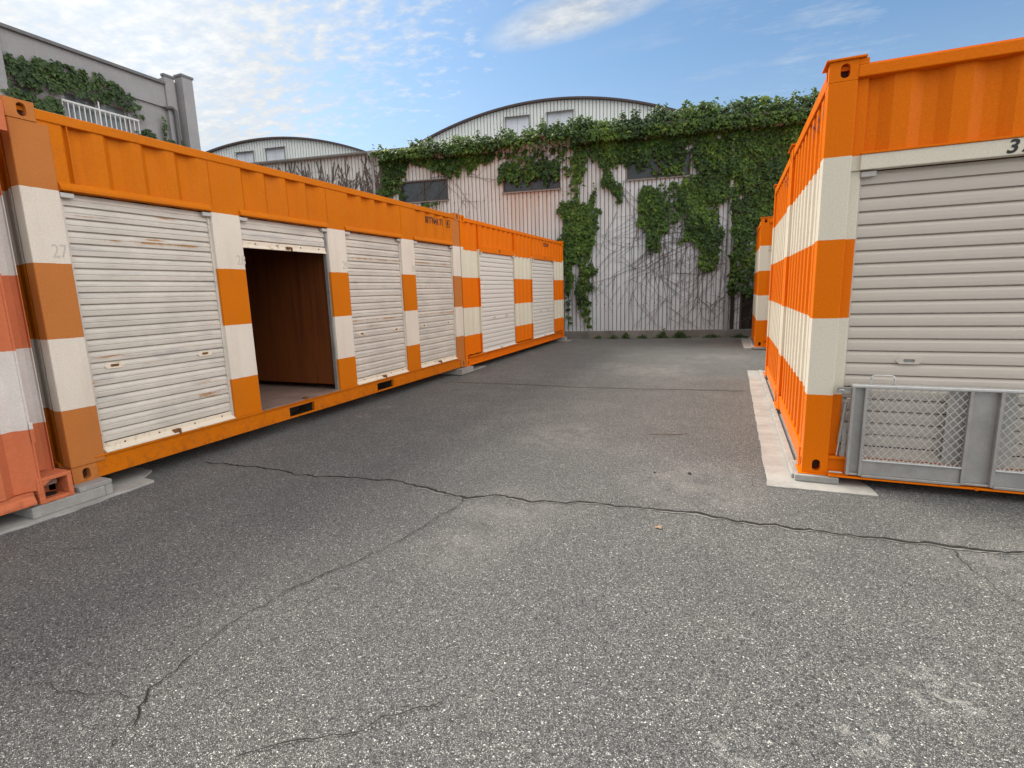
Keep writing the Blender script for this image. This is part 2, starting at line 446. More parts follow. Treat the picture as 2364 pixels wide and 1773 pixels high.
def guides(root, x0, x1, z0, z1, y, mat='guide', w=.022):
    for a, b in ((x0-.004, x0+w), (x1-w, x1+.004)):
        g = MB(); g.box(a, b, y-.010, y+.03, z0, z1, M[mat]); g.build('guide_rail', root)
    for a in (x0+.0, x1-.085):
        g = MB(); g.box(a, a+.085, y-.042, y-.012, z1-.036, z1-.002, M['bracket']); g.build('guide_bracket', root, .005)
def casting(root, x, y0, z, mat, faces='f', flip=False, L=.162, D=.178, Hc=.118):
    """corner casting with oval hole in the front (and in the end) face"""
    c = MB(); x1 = x+L
    c.add([(a, b, d) for a in (x, x1) for b in (y0, y0+D) for d in (z, z+Hc)],
          ([] if 'e' in faces and not flip else [(0, 1, 3, 2)])+([] if 'e' in faces and flip else [(4, 6, 7, 5)])+[(2, 3, 7, 6), (0, 2, 6, 4), (1, 5, 7, 3)], mat)
    oval_plate(c, x, x1, z, z+Hc, y0, x+L*.55, z+Hc*.5, .026, .042, .05, mat, M['hole'])
    if 'e' in faces:
        oval_plate(c, y0, y0+D, z, z+Hc, x if not flip else x1, y0+D*.5, z+Hc*.5, .026, .042, .05, mat, M['hole'], 'x', 1 if not flip else -1)
    return c.build('corner_casting', root, .004)

def shell(root, L, W, H, mats, end_near=True, x_end=.02, pitch=.24, depth=.036, zr=.14):
    """rear, ends, roof and floor shared by every container"""
    body, plain, fl = mats
    rf = MB(); rf.box(.02, L-.02, .03, W-.03, H-.055, H-.03, plain); rf.build('roof', root)
    rw = MB(); corr(rw, [(x, W-.05+(.03-(y-0))) for x, y in trapezoid(.1, L-.1, .28, .03, 0)], .1, H-.06, body); rw.build('rear_wall', root)
    for xe, sg in ((x_end, 1), (L-x_end, -1)):
        e = MB(); corr_end(e, trapezoid(.15, W-.12, pitch, depth, 0, phase=.30, slope=.13, flat=.40), xe, zr, H-.11, body, sg); e.build('end_wall', root)
        r = MB(); a, b = (x_end-.012, x_end+.05) if sg > 0 else (L-x_end-.05, L-x_end+.012)
        r.box(a, b, .165, W-.165, .02, zr, plain); r.build('end_bottom_rail', root, .004)
        r = MB(); r.box(a, b, .165, W-.165, H-.115, H-.03, plain); r.build('end_top_rail', root, .004)
    f = MB(); f.box(.06, L-.06, .065, W-.06, .10, .163, fl); f.build('floor', root)
    return root

# ---------------------------------------------------------------- container A : weathered, four shutters, one half open
XL, YA, ZA = -4.305, 2.074, .130
def container_a():
    L, W, H = 6.058, 2.438, 2.591
    root = empty('shipping_container', (XL, YA, ZA), R(90), 'long weathered orange and white container with four roller shutters, one of them raised', 'container', 'striped storage containers')
    pm, qm, pl = M['paint_a'], M['post_a'], M['plain_a']
    shell(root, L, W, H, (pm, pl, M['floor']))
    op = [(.226, 1.376), (1.674, 2.841), (3.150, 4.308), (4.635, 5.800)]
    for x0, x1, mat in ((0, .226, qm), (5.80, L, qm)):
        p = MB(); p.box(x0, x1, .0, .10, .118, 2.474, mat); p.build('corner_post', root, .008)
    for x0, x1 in ((0, .10), (L-.10, L)):
        p = MB(); p.box(x0, x1, W-.10, W, .118, 2.474, qm); p.build('corner_post', root, .008)
    for xx, fl in ((-.004, False), (L-.158, True)):
        for zz in (0., H-.118): casting(root, xx, -.005, zz, qm, 'fe', fl)
        for zz in (0., H-.118): 
            c = MB(); c.box(xx, xx+.162, W-.173, W+.005, zz, zz+.118, qm); c.build('corner_casting', root, .004)
    for (a, b), (c_, d) in zip(op, op[1:]):
        p = MB(); p.box(b, c_, .0, .09, .166, 2.052, pm); p.build('door_post', root, .006)
    # header over the doors: flat over the posts, corrugated over the openings
    hd = MB(); prof = []
    xs = [(.16, .26)]
    flats = [(.155, .30), (1.376, 1.74), (2.841, 3.24), (4.308, 4.72), (5.80, L-.158)]
    pts = []
    for i, (a, b) in enumerate(flats):
        if i < 4:
            nx = flats[i+1][0]
            pts += [(a, .004), (b, .004)]
            n = 4; p_ = (nx-b)/n
            for q in range(n):
                s = b+q*p_
                dp = .046 if i < 3 else .028; pts += [(s+.18*p_, dp), (s+.48*p_, dp), (s+.72*p_, .006), (s+.98*p_, .006)]
        else: pts += [(a, .004), (b, .004)]
    corr(hd, pts, 2.052, 2.50, pl, .02)
    hdr = hd.build('header_panel', root)
    for (a, b) in op:
        s = MB(); s.prism([(-.022, 2.056), (-.022, 2.075), (.0, 2.112), (.05, 2.112), (.05, 2.056)], a, b+.0, 'x', pl); s.build('header_lip', root, .003)
    for x in (.33, 1.40, 2.866, 4.333, 5.82):
        s = MB(); s.box(x, x+.006, -.001, .02, 2.12, 2.50, pl); s.build('panel_seam', root)
    t = MB(); t.box(.158, L-.158, -.006, .06, 2.492, 2.560, pl); t.build('top_rail', root, .006)
    # bottom rail as a channel with two fork pockets
    b = MB(); pk = [(2.036, 2.402), (3.558, 3.926)]; edges = [.158]+[v for q in pk for v in q]+[L-.158]
    for i in range(0, len(edges), 2): b.box(edges[i], edges[i+1], .012, .05, .0, .150, pl)
    for a, c_ in pk:
        b.box(a, c_, .012, .05, .118, .150, pl); b.box(a, c_, .012, .05, .0, .016, pl)
    b.box(.158, L-.158, -.004, .06, .151, .166, pl)
    b.build('bottom_rail', root, .003)
    for a, c_ in pk:
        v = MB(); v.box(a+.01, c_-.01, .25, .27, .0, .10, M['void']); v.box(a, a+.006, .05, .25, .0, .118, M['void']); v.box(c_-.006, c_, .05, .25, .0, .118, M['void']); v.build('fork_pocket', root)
    y = .038
    hs = [((.186, .81), (.94, .81)), (), ((.2, .80), (.95, .80)), ((.2, .80), (.95, .80))]
    for i, (a, b_) in enumerate(op):
        if i == 1: s_ = shutter(root, a+.012, b_-.012, .168, 2.045, .088, y, M['sh_old'], 1.765)
        else: s_ = shutter(root, a+.012, b_-.012, .168, 2.045, .088, y, M['sh_old'], None, [(a+u, z) for u, z in hs[i]])
        guides(root, a, b_, .166, 2.045, y, 'guide' if i == 1 else 'sh_old')
        w = MB(); w.box(a-.03, a-.02, .09, W-.1, .163, 2.4, M['ply']); w.build('partition', root)
        w = MB(); w.box(b_+.02, b_+.03, .09, W-.1, .23, 2.4, M['ply']); w.build('partition', root)
    bw = MB(); bw.box(.1, L-.1, W-.09, W-.08, .163, 2.45, M['ply']); bw.build('lining', root)
    sl = MB(); a, b_ = op[1]; sl.box(a, b_, -.01, .10, .166, .174, M['floor']); sl.box(a+.57, a+.62, -.02, .03, .174, .198, M['rusty']); sl.build('door_sill', root, .002)
    nums = ['27', '28', '29', '30']
    for (x, s) in zip((.115, 1.585, 3.05, 4.53), nums):
        text_mesh('lettering', s, .13, M['ghost'], root, Vector((x, -.0012, 1.60)), FACE, .75)
    prof = pts
    text_mesh('lettering', 'SBTN14171', .135, M['brownink'], root, Vector((5.01, -.0035, 2.345)), FACE, .78, bold=.003, profile=prof)
    text_mesh('lettering', '4', .115, M['brownink'], root, Vector((5.665, -.0035, 2.352)), FACE, .8, bold=.003, profile=prof)
    bx = MB()
    for (u0, u1, w0, w1) in ((5.645, 5.735, 2.335, 2.343), (5.645, 5.735, 2.44, 2.448), (5.645, 5.652, 2.343, 2.44), (5.728, 5.735, 2.343, 2.44)):
        bx.box(u0, u1, .001, .0035, w0, w1, M['brownink'])
    bx.build('lettering', root)
    return root
container_a()

# ---------------------------------------------------------------- container B : newer, corrugated front, two shutters
def container_b():
    L, W, H = 5.965, 2.438, 2.60
    root = empty('shipping_container', (XL, YA+6.058+.03, .111), R(90), 'bright orange container with two closed cream shutters in its corrugated front', 'container', 'striped storage containers')
    pm, pl = M['paint_b'], M['plain_b']
    shell(root, L, W, H, (pm, pl, M['floor']))
    op = [(.735, 2.385), (3.510, 5.120)]
    for x0 in (0, L-.09):
        p = MB(); p.box(x0, x0+.09, 0, .10, .118, H-.118, pm); p.build('corner_post', root, .006)
        p = MB(); p.box(x0, x0+.09, W-.10, W, .118, H-.118, pm); p.build('corner_post', root, .006)
    for xx, fl in ((-.003, False), (L-.159, True)):
        for zz in (0., H-.118): casting(root, xx, -.005, zz, pm, 'fe', fl)
    for a, b in ((.09, .735), (2.385, 3.510), (5.120, L-.09)):
        c = MB(); corr(c, trapezoid(a, b, .24, .03, .008, phase=.1), .19, 2.03, pm); c.build('wall_panel', root)
    c = MB(); prof = trapezoid(.09, L-.09, .24, .03, .008, phase=.1); corr(c, prof, 2.031, H-.09, pl); c.build('header_panel', root)
    for i, (a, b) in enumerate(op):
        s = MB(); s.box(a-.02, b+.02, -.006, .05, 2.032, 2.14, pl); s.build('header_beam', root, .004)
        for x in (a-.05, b+.03):
            q = MB(); q.box(x, x+.02, -.004, .04, .19, H-.09, pm); q.build('door_jamb', root, .003)
        shutter(root, a+.012, b-.012, .168, 2.03, .086, .03, M['sh_new'], None, [(a+.62, .80), (b-.42, .80)], M['sh_new'], False)
        guides(root, a, b, .166, 2.03, .03, 'sh_new', .016)
        text_mesh('lettering', ('27', '31')[i], .085, M['black'], root, Vector((a+.86, -.0075, 2.055)), FACE, .8, bold=.003)
    t = MB(); t.box(.158, L-.158, -.004, .06, H-.095, H-.03, pl); t.build('top_rail', root, .005)
    b = MB(); b.prism([(.0, .0), (.0, .012), (.03, .02), (.03, .145), (-.012, .148), (-.012, .166), (.06, .166), (.06, .0)], .158, L-.158, 'x', pl); b.build('bottom_rail', root, .002)
    text_mesh('lettering', 'ST 2009', .12, M['brownink'], root, Vector((4.36, -.003, 2.365)), FACE, .95, bold=.003, profile=prof)
    return root
container_b()

# ---------------------------------------------------------------- container C : salmon, nearest on the left
def container_c():
    L, W, H = 6.058, 2.438, 2.56
    xf = -4.20
    root = empty('shipping_container', (xf, 2.018-L, .095), R(90), 'faded salmon orange container at the left edge, its open corner casting beside the weathered container', 'container', 'striped storage containers')
    pm, pl = M['paint_c'], M['plain_c']
    shell(root, L, W, H, (pm, pl, M['floor']))
    # end posts are set back behind the front panel
    for x0, x1 in ((L-.13, L-.001), (.001, .13)):
        p = MB(); p.box(x0, x1, .19, .30, .175, H-.18, pm); p.build('corner_post', root, .006)
        p = MB(); p.box(x0, x1, W-.10, W, .118, H-.118, pm); p.build('corner_post', root, .006)
    c = MB(); corr(c, trapezoid(.175, L-.175, .262, .045, .004, phase=.28, slope=.3), .10, H-.12, pm, .01); c.build('front_panel', root)
    for x0 in (L-.185, .175):
        f = MB(); f.box(x0, x0+.012, -.004, .19, .09, H-.12, pm)
        f.box(x0, x0+.022, -.006, .05, .42, .56, pm); f.build('panel_edge', root, .003)
    for x0, fl in ((L-.20, True), (0, False)):
        # open box casting: floor, roof, far side, back
        k = MB(); a, b = x0, x0+.20; m_ = pl
        k.box(a, b, 0, .19, .0, .025, m_); k.box(a, b, 0, .19, .150, .175, m_)
        e0, e1 = (b-.028, b) if fl else (a, a+.028)
        k.box(e0, e1, 0, .19, .025, .150, m_); k.box(a, b, .165, .19, .025, .150, m_)
        g0, g1 = (a, a+.035) if fl else (b-.035, b)
        k.box(g0, g1, 0, .03, .025, .150, m_)
        k.prism([(g1 if fl else g0, .118), (g1+.05 if fl else g0-.05, .150), (g1 if fl else g0, .150)], .002, .02, 'y', m_)
        k.build('corner_casting', root, .004)
        k = MB(); k.box(a, b, 0, .19, H-.175, H, m_); k.build('corner_casting', root, .004)
        d = MB(); d.tube([(x0+.10, .10, .026), (x0+.10, .10, .030)], .045, M['void'], 12); d.build('twistlock_hole', root)
    b = MB(); b.prism([(-.012, .015), (-.012, .03), (.01, .075), (.01, .095), (.06, .095), (.06, .015)], .2, L-.22, 'x', pl); b.build('bottom_rail', root, .003)
    t = MB(); t.box(.2, L-.2, -.004, .06, H-.12, H-.03, pl); t.build('top_rail', root, .004)
    return root
container_c()

# ---------------------------------------------------------------- containers R : new, ends towards the yard
XR, YR, ZR = .5145, 4.095, .060
WR = 2.3157
def container_r():
    L, W, H = 6.058, WR-.02, 2.705
    root = empty('shipping_container', (XR, YR, ZR), 0, 'glossy orange and white container numbered 37 with a large grey shutter facing the camera', 'container', 'striped storage containers')
    pm, pl = M['paint_r'], M['plain_r']
    shell(root, L, W, H, (pm, pl, M['floor']), x_end=.018, pitch=.233, depth=.042)
    for x0 in (0, L-.16):
        p = MB(); p.box(x0, x0+.16, 0, .13, .118, H-.124, pm); p.build('corner_post', root, .006)
        p = MB(); p.box(x0, x0+.16, W-.13, W, .118, H-.124, pm); p.build('corner_post', root, .006)
    for xx, fl in ((0, False), (L-.16, True)):
        for zz in (0.006, H-.124): casting(root, xx, -.0, zz, pm, 'fe', fl, .16, .14)
        for zz in (0.006, H-.124):
            c = MB(); c.box(xx, xx+.16, W-.14, W, zz, zz+.118, pm); c.build('corner_casting', root, .004)
        for yy in (0, W-.16):
            c = MB(); c.box(xx-.02, xx+.20, yy-.016, yy+.176, H-.0055, H+.008, pl); c.build('cap_plate', root, .003)
            c = MB(); c.box(xx-.022, xx+.195, yy-.018, yy+.178, .0, .0055, pl); c.build('base_plate', root, .002)
            # bottom gussets
            g = MB(); s = xx-.0 if not fl else xx+.16
            g.prism([(yy+.14 if yy == 0 else yy+.02, .012), (yy+.26 if yy == 0 else yy-.10, .012), (yy+.14 if yy == 0 else yy+.02, .15)], s-.006 if not fl else s-.004, s+.004 if not fl else s+.006, 'x' if False else 'x', pl)
            g.build('gusset', root)
    op = [(.222, 1.76), (2.16, 3.70), (4.10, 5.636)]
    bounds = [.16]+[v for q in op for v in q]+[L-.16]
    for a, b in zip(bounds[0::2], bounds[1::2]):
        j = MB(); j.box(a, b, .045, .12, .14, 2.04, pm); j.build('door_post', root, .005)
    hd = MB(); prof = trapezoid(.225, L-.225, .30, .034, .036, phase=.55, slope=.3, flat=.3); corr(hd, prof, 2.135, H-.10, pl); hd.build('header_panel', root)
    for a, b in ((.16, .225), (L-.225, L-.16)):
        s = MB(); s.box(a, b, .034, .08, 2.041, H-.09, pm); s.build('header_panel', root, .003)
    t = MB(); t.box(.16, L-.16, -.004, .07, H-.115, H-.045, pl); t.build('top_rail', root, .006)
    t = MB(); t.box(.16, .215, .002, .07, H-.044, H-.006, pl); t.build('rail_gusset', root, .003)
    hb = MB(); hb.box(.212, L-.212, .012, .08, 2.041, 2.134, M['white_r']); hb.build('header_beam', root, .004)
    hl = MB(); hl.box(.212, L-.212, .004, .06, 2.1345, 2.147, pl); hl.build('header_edge', root, .002)
    br = MB(); br.prism([(-.045, .004), (-.045, .014), (.02, .016), (.02, .120), (-.0, .122), (-.0, .138), (.07, .138), (.07, .004)], .16, L-.16, 'x', pl); br.build('bottom_rail', root, .002)
    for i, (a, b) in enumerate(op):
        shutter(root, a+.006, b-.006, .14, 2.035, .0826, .075, M['sh_r'], None, [(a+.365, .815), (b-.365, .815)], M['sh_r'], False)
        guides(root, a, b, .14, 2.035, .075, 'sh_r', .010)
        for ci, ch in enumerate(('37', '38', '39')[i]):
            text_mesh('lettering', ch, .104, M['black'], root, Vector(((a+b)/2-.060+.0665*ci, .0105, 2.054)), FACE, 1.08, shear=.2, bold=.0028)
    # worn purple letters on the end wall ridges
    for ch, yy in (('T', .80), ('2', .545), ('0', .285)):
        text_mesh('lettering', ch, .135, M['purple'], root, Vector((.0165, yy, 2.43)), FACE_END, 1.45, bold=.004)
    return root
r1 = container_r()
r2 = copy_tree(r1); r2.location = (XR, YR+WR, ZR)
r2['label'] = 'glossy orange and white container directly behind the one numbered 37, only its striped end showing'
r3 = copy_tree(r1); r3.location = (XR, 12.472, ZR)
r3['label'] = 'glossy orange and white container standing apart at the back, close to the ivy wall'

# ---------------------------------------------------------------- blocks under the containers
def block(x0, x1, y0, y1, z0, z1, label, mat='concrete'):
    b = MB(); b.box(0, x1-x0, 0, y1-y0, 0, z1-z0, M[mat]); o = b.build('concrete_block', None, .006)
    o.location = (x0, y0, z0); return tag(o, label, 'concrete block', 'concrete blocks under containers')
block(-4.72, -4.185, 1.76, 2.20, .019, .0935, 'low grey concrete block under the salmon container corner casting')
block(-4.72, -4.185, 2.2005, 2.252, .019, .0935, 'short grey concrete block end standing beyond the weathered container corner')
block(-4.74, -4.19, 2.045, 2.255, .094, .1285, 'grey concrete block on top, under the weathered container near corner')
block(-4.80, -4.23, 7.86, 8.30, .012, .109, 'concrete block under the joint of the two left containers')
block(-4.80, -4.23, 13.93, 14.16, .012, .109, 'concrete block under the bright container far corner by the kerb')
block(.470, .74, 4.045, 4.40, .012, .0585, 'thin concrete block under the front corner of container 37')
block(.49, .78, 6.22, 6.60, .012, .0585, 'thin concrete block under the joint of the two right containers')
block(.49, .78, 8.45, 8.75, .012, .0585, 'thin concrete block under the far corner of the second right container')
block(.49, .78, 12.43, 12.80, .012, .0585, 'thin concrete block under the front corner of the far right container')

# ---------------------------------------------------------------- folding mesh gate in front of shutter 37
def gate():
    gx0, gx1, yf = .777, 2.213, YR-.035
    root = empty('mesh_gate', (gx0, yf, .085), 0, 'galvanised folding gate of diamond mesh panels across the lower part of shutter 37', 'gate')
    W = gx1-gx0; zt = .625
    a, g = M['alu'], M['galv']
    t = MB(); t.box(-.004, W+.004, -.006, .05, zt-.010, zt+.012, a); t.build('top_rail', root, .006)
    def channel(x0, x1, flip):
        m = MB(); lip = .018
        m.box(x0, x1, .034, .04, .012, zt-.010, g)
        m.box(x0, x0+lip, -.004, .034, -.0, zt-.010, g); m.box(x1-lip, x1, -.004, .034, -.0, zt-.010, g)
        m.box(x0+lip, x1-lip, .004, .034, .0, .014, g)
        return m.build('stile', root, .004)
    channel(0, .092, 0); channel(W-.092, W, 0)
    cx = W/2
    channel(cx-.085, cx+.085, 0)
    pb = MB(); pb.box(cx-.175, cx+.175, .062, .067, .03, zt-.02, M['bracket'])
    pb.build('back_plate', root, .002)
    for p0, p1 in ((.092, cx-.085), (cx+.085, W-.092)):
        z0, z1 = .012, .108
        bp = MB(); bp.box(p0, p1, .010, .03, z0, z1, g); bp.box(p0, p1, -.006, .035, z1, z1+.010, a); bp.box(p0, p1, -.006, .035, -.006, z0, g); bp.build('kick_panel', root, .003)
        me = MB(); zb, ztop = z1+.010, zt-.010; px, pz = .0460, .0575
        w, hh = p1-p0, ztop-zb; sl = pz/px
        n0 = int(-hh/sl/px)-1
        for k in range(n0, int(w/px)+2):
            for s in (1, -1):
                # line x = k*px + s*t/sl
                xs = k*px if s > 0 else w-k*px
                t0, t1 = 0., hh
                if s > 0: t0 = max(t0, (0-xs)*sl); t1 = min(t1, (w-xs)*sl)
                else: t0 = max(t0, (xs-w)*sl); t1 = min(t1, xs*sl)
                if t1-t0 < .004: continue
                A = Vector((p0+xs+s*t0/sl, .020, zb+t0)); B = Vector((p0+xs+s*t1/sl, .020, zb+t1))
                d = (B-A).normalized(); nrm = Vector((-d.z, 0, d.x))*.0021; dy = Vector((0, .004 if s > 0 else .0025, 0))
                vs = [A-nrm-dy, A+nrm-dy, A+nrm+dy, A-nrm+dy, B-nrm-dy, B+nrm-dy, B+nrm+dy, B-nrm+dy]
                me.add(vs, [(0, 1, 5, 4), (1, 2, 6, 5), (2, 3, 7, 6), (3, 0, 4, 7), (0, 3, 2, 1), (4, 5, 6, 7)], a)
        me.build('diamond_mesh', root)
    h = MB(); hz = zt+.012
    h.tube([(.105, .02, hz), (.107, .02, hz+.045), (.115, .02, hz+.058), (.128, .02, hz+.062), (.215, .02, hz+.062), (.228, .02, hz+.058), (.236, .02, hz+.045), (.238, .02, hz)], .0055, a); h.build('handle', root, smooth=True)
    l = MB(); l.box(-.088, -.002, .012, .018, .575, .612, g); l.box(-.088, -.002, .0, .012, .608, .613, g); l.tube([(-.075, .008, .594), (-.06, .004, .597), (-.045, .008, .594)], .006, M['rail']); l.build('latch', root)
    s = MB(); s.tube([(-.022, .05, .50), (-.045, .05, .22)], .011, g); s.tube([(-.045, .05, .22), (-.054, .05, .12)], .005, a); s.tube([(-.02, .05, .50), (-.015, .05, .53), (.0, .04, .53)], .005, a); s.box(-.03, -.006, .045, .055, .10, .36, g); s.build('gas_strut', root)
    hg = MB(); hg.box(cx-.008, cx+.008, -.02, .03, -.022, -.008, M['plain_r']); hg.build('hinge', root)
    hg = MB(); hg.tube([(-.10, .0, .012), (-.02, .0, .012)], .006, g); hg.build('hinge_pin', root)
gate()

# ---------------------------------------------------------------- ground, cracks, pads, kerb
def ground():
    g = MB(); S = 400
    g.add([(-S, -S, 0), (S, -S, 0), (S, S, 0), (-S, S, 0)], [(0, 1, 2, 3)], M['asphalt'])
    o = g.build('ground'); tag(o, kind='structure')
    CR = [(9,[(-4.232,3.009),(-3.617,3.052),(-3.004,3.039),(-2.859,3.086),(-2.333,3.149),(-1.927,3.085),(-1.642,3.044),(-1.434,3.13),(-1.186,3.111),(-0.891,3.209),(-0.441,3.242),(0.001,3.245),(0.353,3.232),(0.696,3.228),(0.934,3.241),(1.185,3.274),(1.443,3.296),(1.782,3.317)]),(5,[(-1.673,3.033),(-1.643,2.877),(-1.704,2.493),(-1.734,2.21),(-1.822,1.97),(-1.896,1.849),(-1.957,1.614),(-1.985,1.437),(-1.945,1.273),(-1.923,1.14),(-1.927,1.037),(-1.835,0.915),(-1.774,0.821)]),(3,[(-2.388,0.889),(-2.195,0.925),(-2.018,0.979),(-1.929,0.989)]),(4,[(-1.378,0.937),(-1.323,0.993),(-1.238,1.062),(-1.093,1.155),(-0.992,1.244),(-0.866,1.366)]),(7,[(-4.301,7.216),(-3.107,7.275),(-2.002,7.257),(-1.026,7.343),(0.221,7.507)]),(6,[(-2.423,13.149),(-0.764,13.011),(0.615,12.782)]),(4,[(1.113,3.232),(1.14,3.02),(1.173,2.82),(1.22,2.725)]),(3,[(-3.748,1.393),(-3.541,1.533),(-3.434,1.616),(-3.359,1.671)]),(4,[(0.192,3.969),(0.196,3.829)])]
    rnd = random.Random(3)
    for wd, pts in CR:
        wd = wd*2.5 if wd > 6 else wd*1.1
        c = MB(); w0 = wd/1000.
        P = []
        for (a, b) in zip(pts, pts[1:]):
            A, B = Vector((*a, 0)), Vector((*b, 0)); n = max(2, int((B-A).length/.028))
            for i in range(n): P.append(A.lerp(B, i/n))
        P.append(Vector((*pts[-1], 0)))
        Q = []
        for i, p in enumerate(P):
            f = noise.noise(Vector((p.x*6, p.y*6, wd))) * .030 + noise.noise(Vector((p.x*22, p.y*22, wd+5.))) * .020 + (rnd.random()-.5)*.010
            d = (P[min(i+1, len(P)-1)]-P[max(i-1, 0)]).normalized(); nn = Vector((-d.y, d.x, 0))
            ww = w0*(.35+1.3*abs(noise.noise(Vector((p.x*4, p.y*4, 9.)))) + rnd.random()*.5)
            if i in (0, len(P)-1): ww = .0005
            Q.append((p+nn*f, nn, ww))
        for z, k, mat, nm in ((.0035, 1.5, M['crackpale'], 'crack_edge'), (.0065, 1.0, M['crack'], 'crack')):
            if nm != 'crack' and wd < 8: continue
            c = MB(); vs = []
            for i, (p, nn, ww) in enumerate(Q):
                e = ww*k*(1 if nm == 'crack' else (.35+.9*rnd.random()))
                sh = ww*.5 if nm != 'crack' else 0
                vs += [p+nn*(e*.5-sh)+Vector((0, 0, z)), p-nn*(e*.5+sh)+Vector((0, 0, z))]
            c.add(vs, [(2*i, 2*i+1, 2*i+3, 2*i+2) for i in range(len(Q)-1)], mat)
            c.build(nm, o)
ground()
def pad(name, pts, h, mat, rag=.005):
    """flat concrete strip with a slightly ragged outline"""
    P = []
    for a, b in zip(pts, pts[1:]+pts[:1]):
        A, B = Vector((*a, 0)), Vector((*b, 0)); n = max(1, int((B-A).length/.06))
        for i in range(n):
            q = A.lerp(B, i/n); d = (B-A).normalized()
            P.append(q+Vector((-d.y, d.x, 0))*(random.uniform(-rag, rag) if i else 0))
    n = len(P); m = MB()
    m.add([(p.x, p.y, -.01) for p in P]+[(p.x, p.y, h) for p in P], [tuple(n+i for i in range(n))]+[(i, (i+1) % n, n+(i+1) % n, n+i) for i in range(n)], M[mat])
    return tag(m.build(name), kind='structure')
pad('pavement_strip', [(.285, 3.885), (.945, 3.905), (.92, 4.10), (.80, 4.35), (.80, 9.2), (.60, 9.34), (.291, 9.315)], .011, 'strip')
pad('pavement_strip', [(.300, 12.62), (.95, 12.66), (.95, 14.9), (.276, 14.893)], .011, 'strip')
pad('pavement_strip', [(-4.16, .2), (-4.165, 1.573), (-4.129, 1.90), (-4.17, 2.537), (-4.33, 2.54), (-4.45, 2.70), (-4.9, 2.70), (-4.9, .2)], .018, 'strip', .012)
pad('pavement_strip', [(-4.29, 8.004), (-4.315, 9.00), (-4.8, 9.03), (-4.8, 7.99)], .011, 'strip')
pad('pavement_strip', [(-4.16, 13.86), (-4.10, 14.25), (-4.8, 14.25), (-4.8, 13.86)], .011, 'strip')
lip = MB(); lip.box(.452, .505, 4.10, 9.2, .0115, .045, M['strip']); tag(lip.build('pavement_lip', None, .006), kind='structure')
lip = MB(); lip.box(.452, .505, 12.55, 14.85, .0115, .045, M['strip']); tag(lip.build('pavement_lip', None, .006), kind='structure')

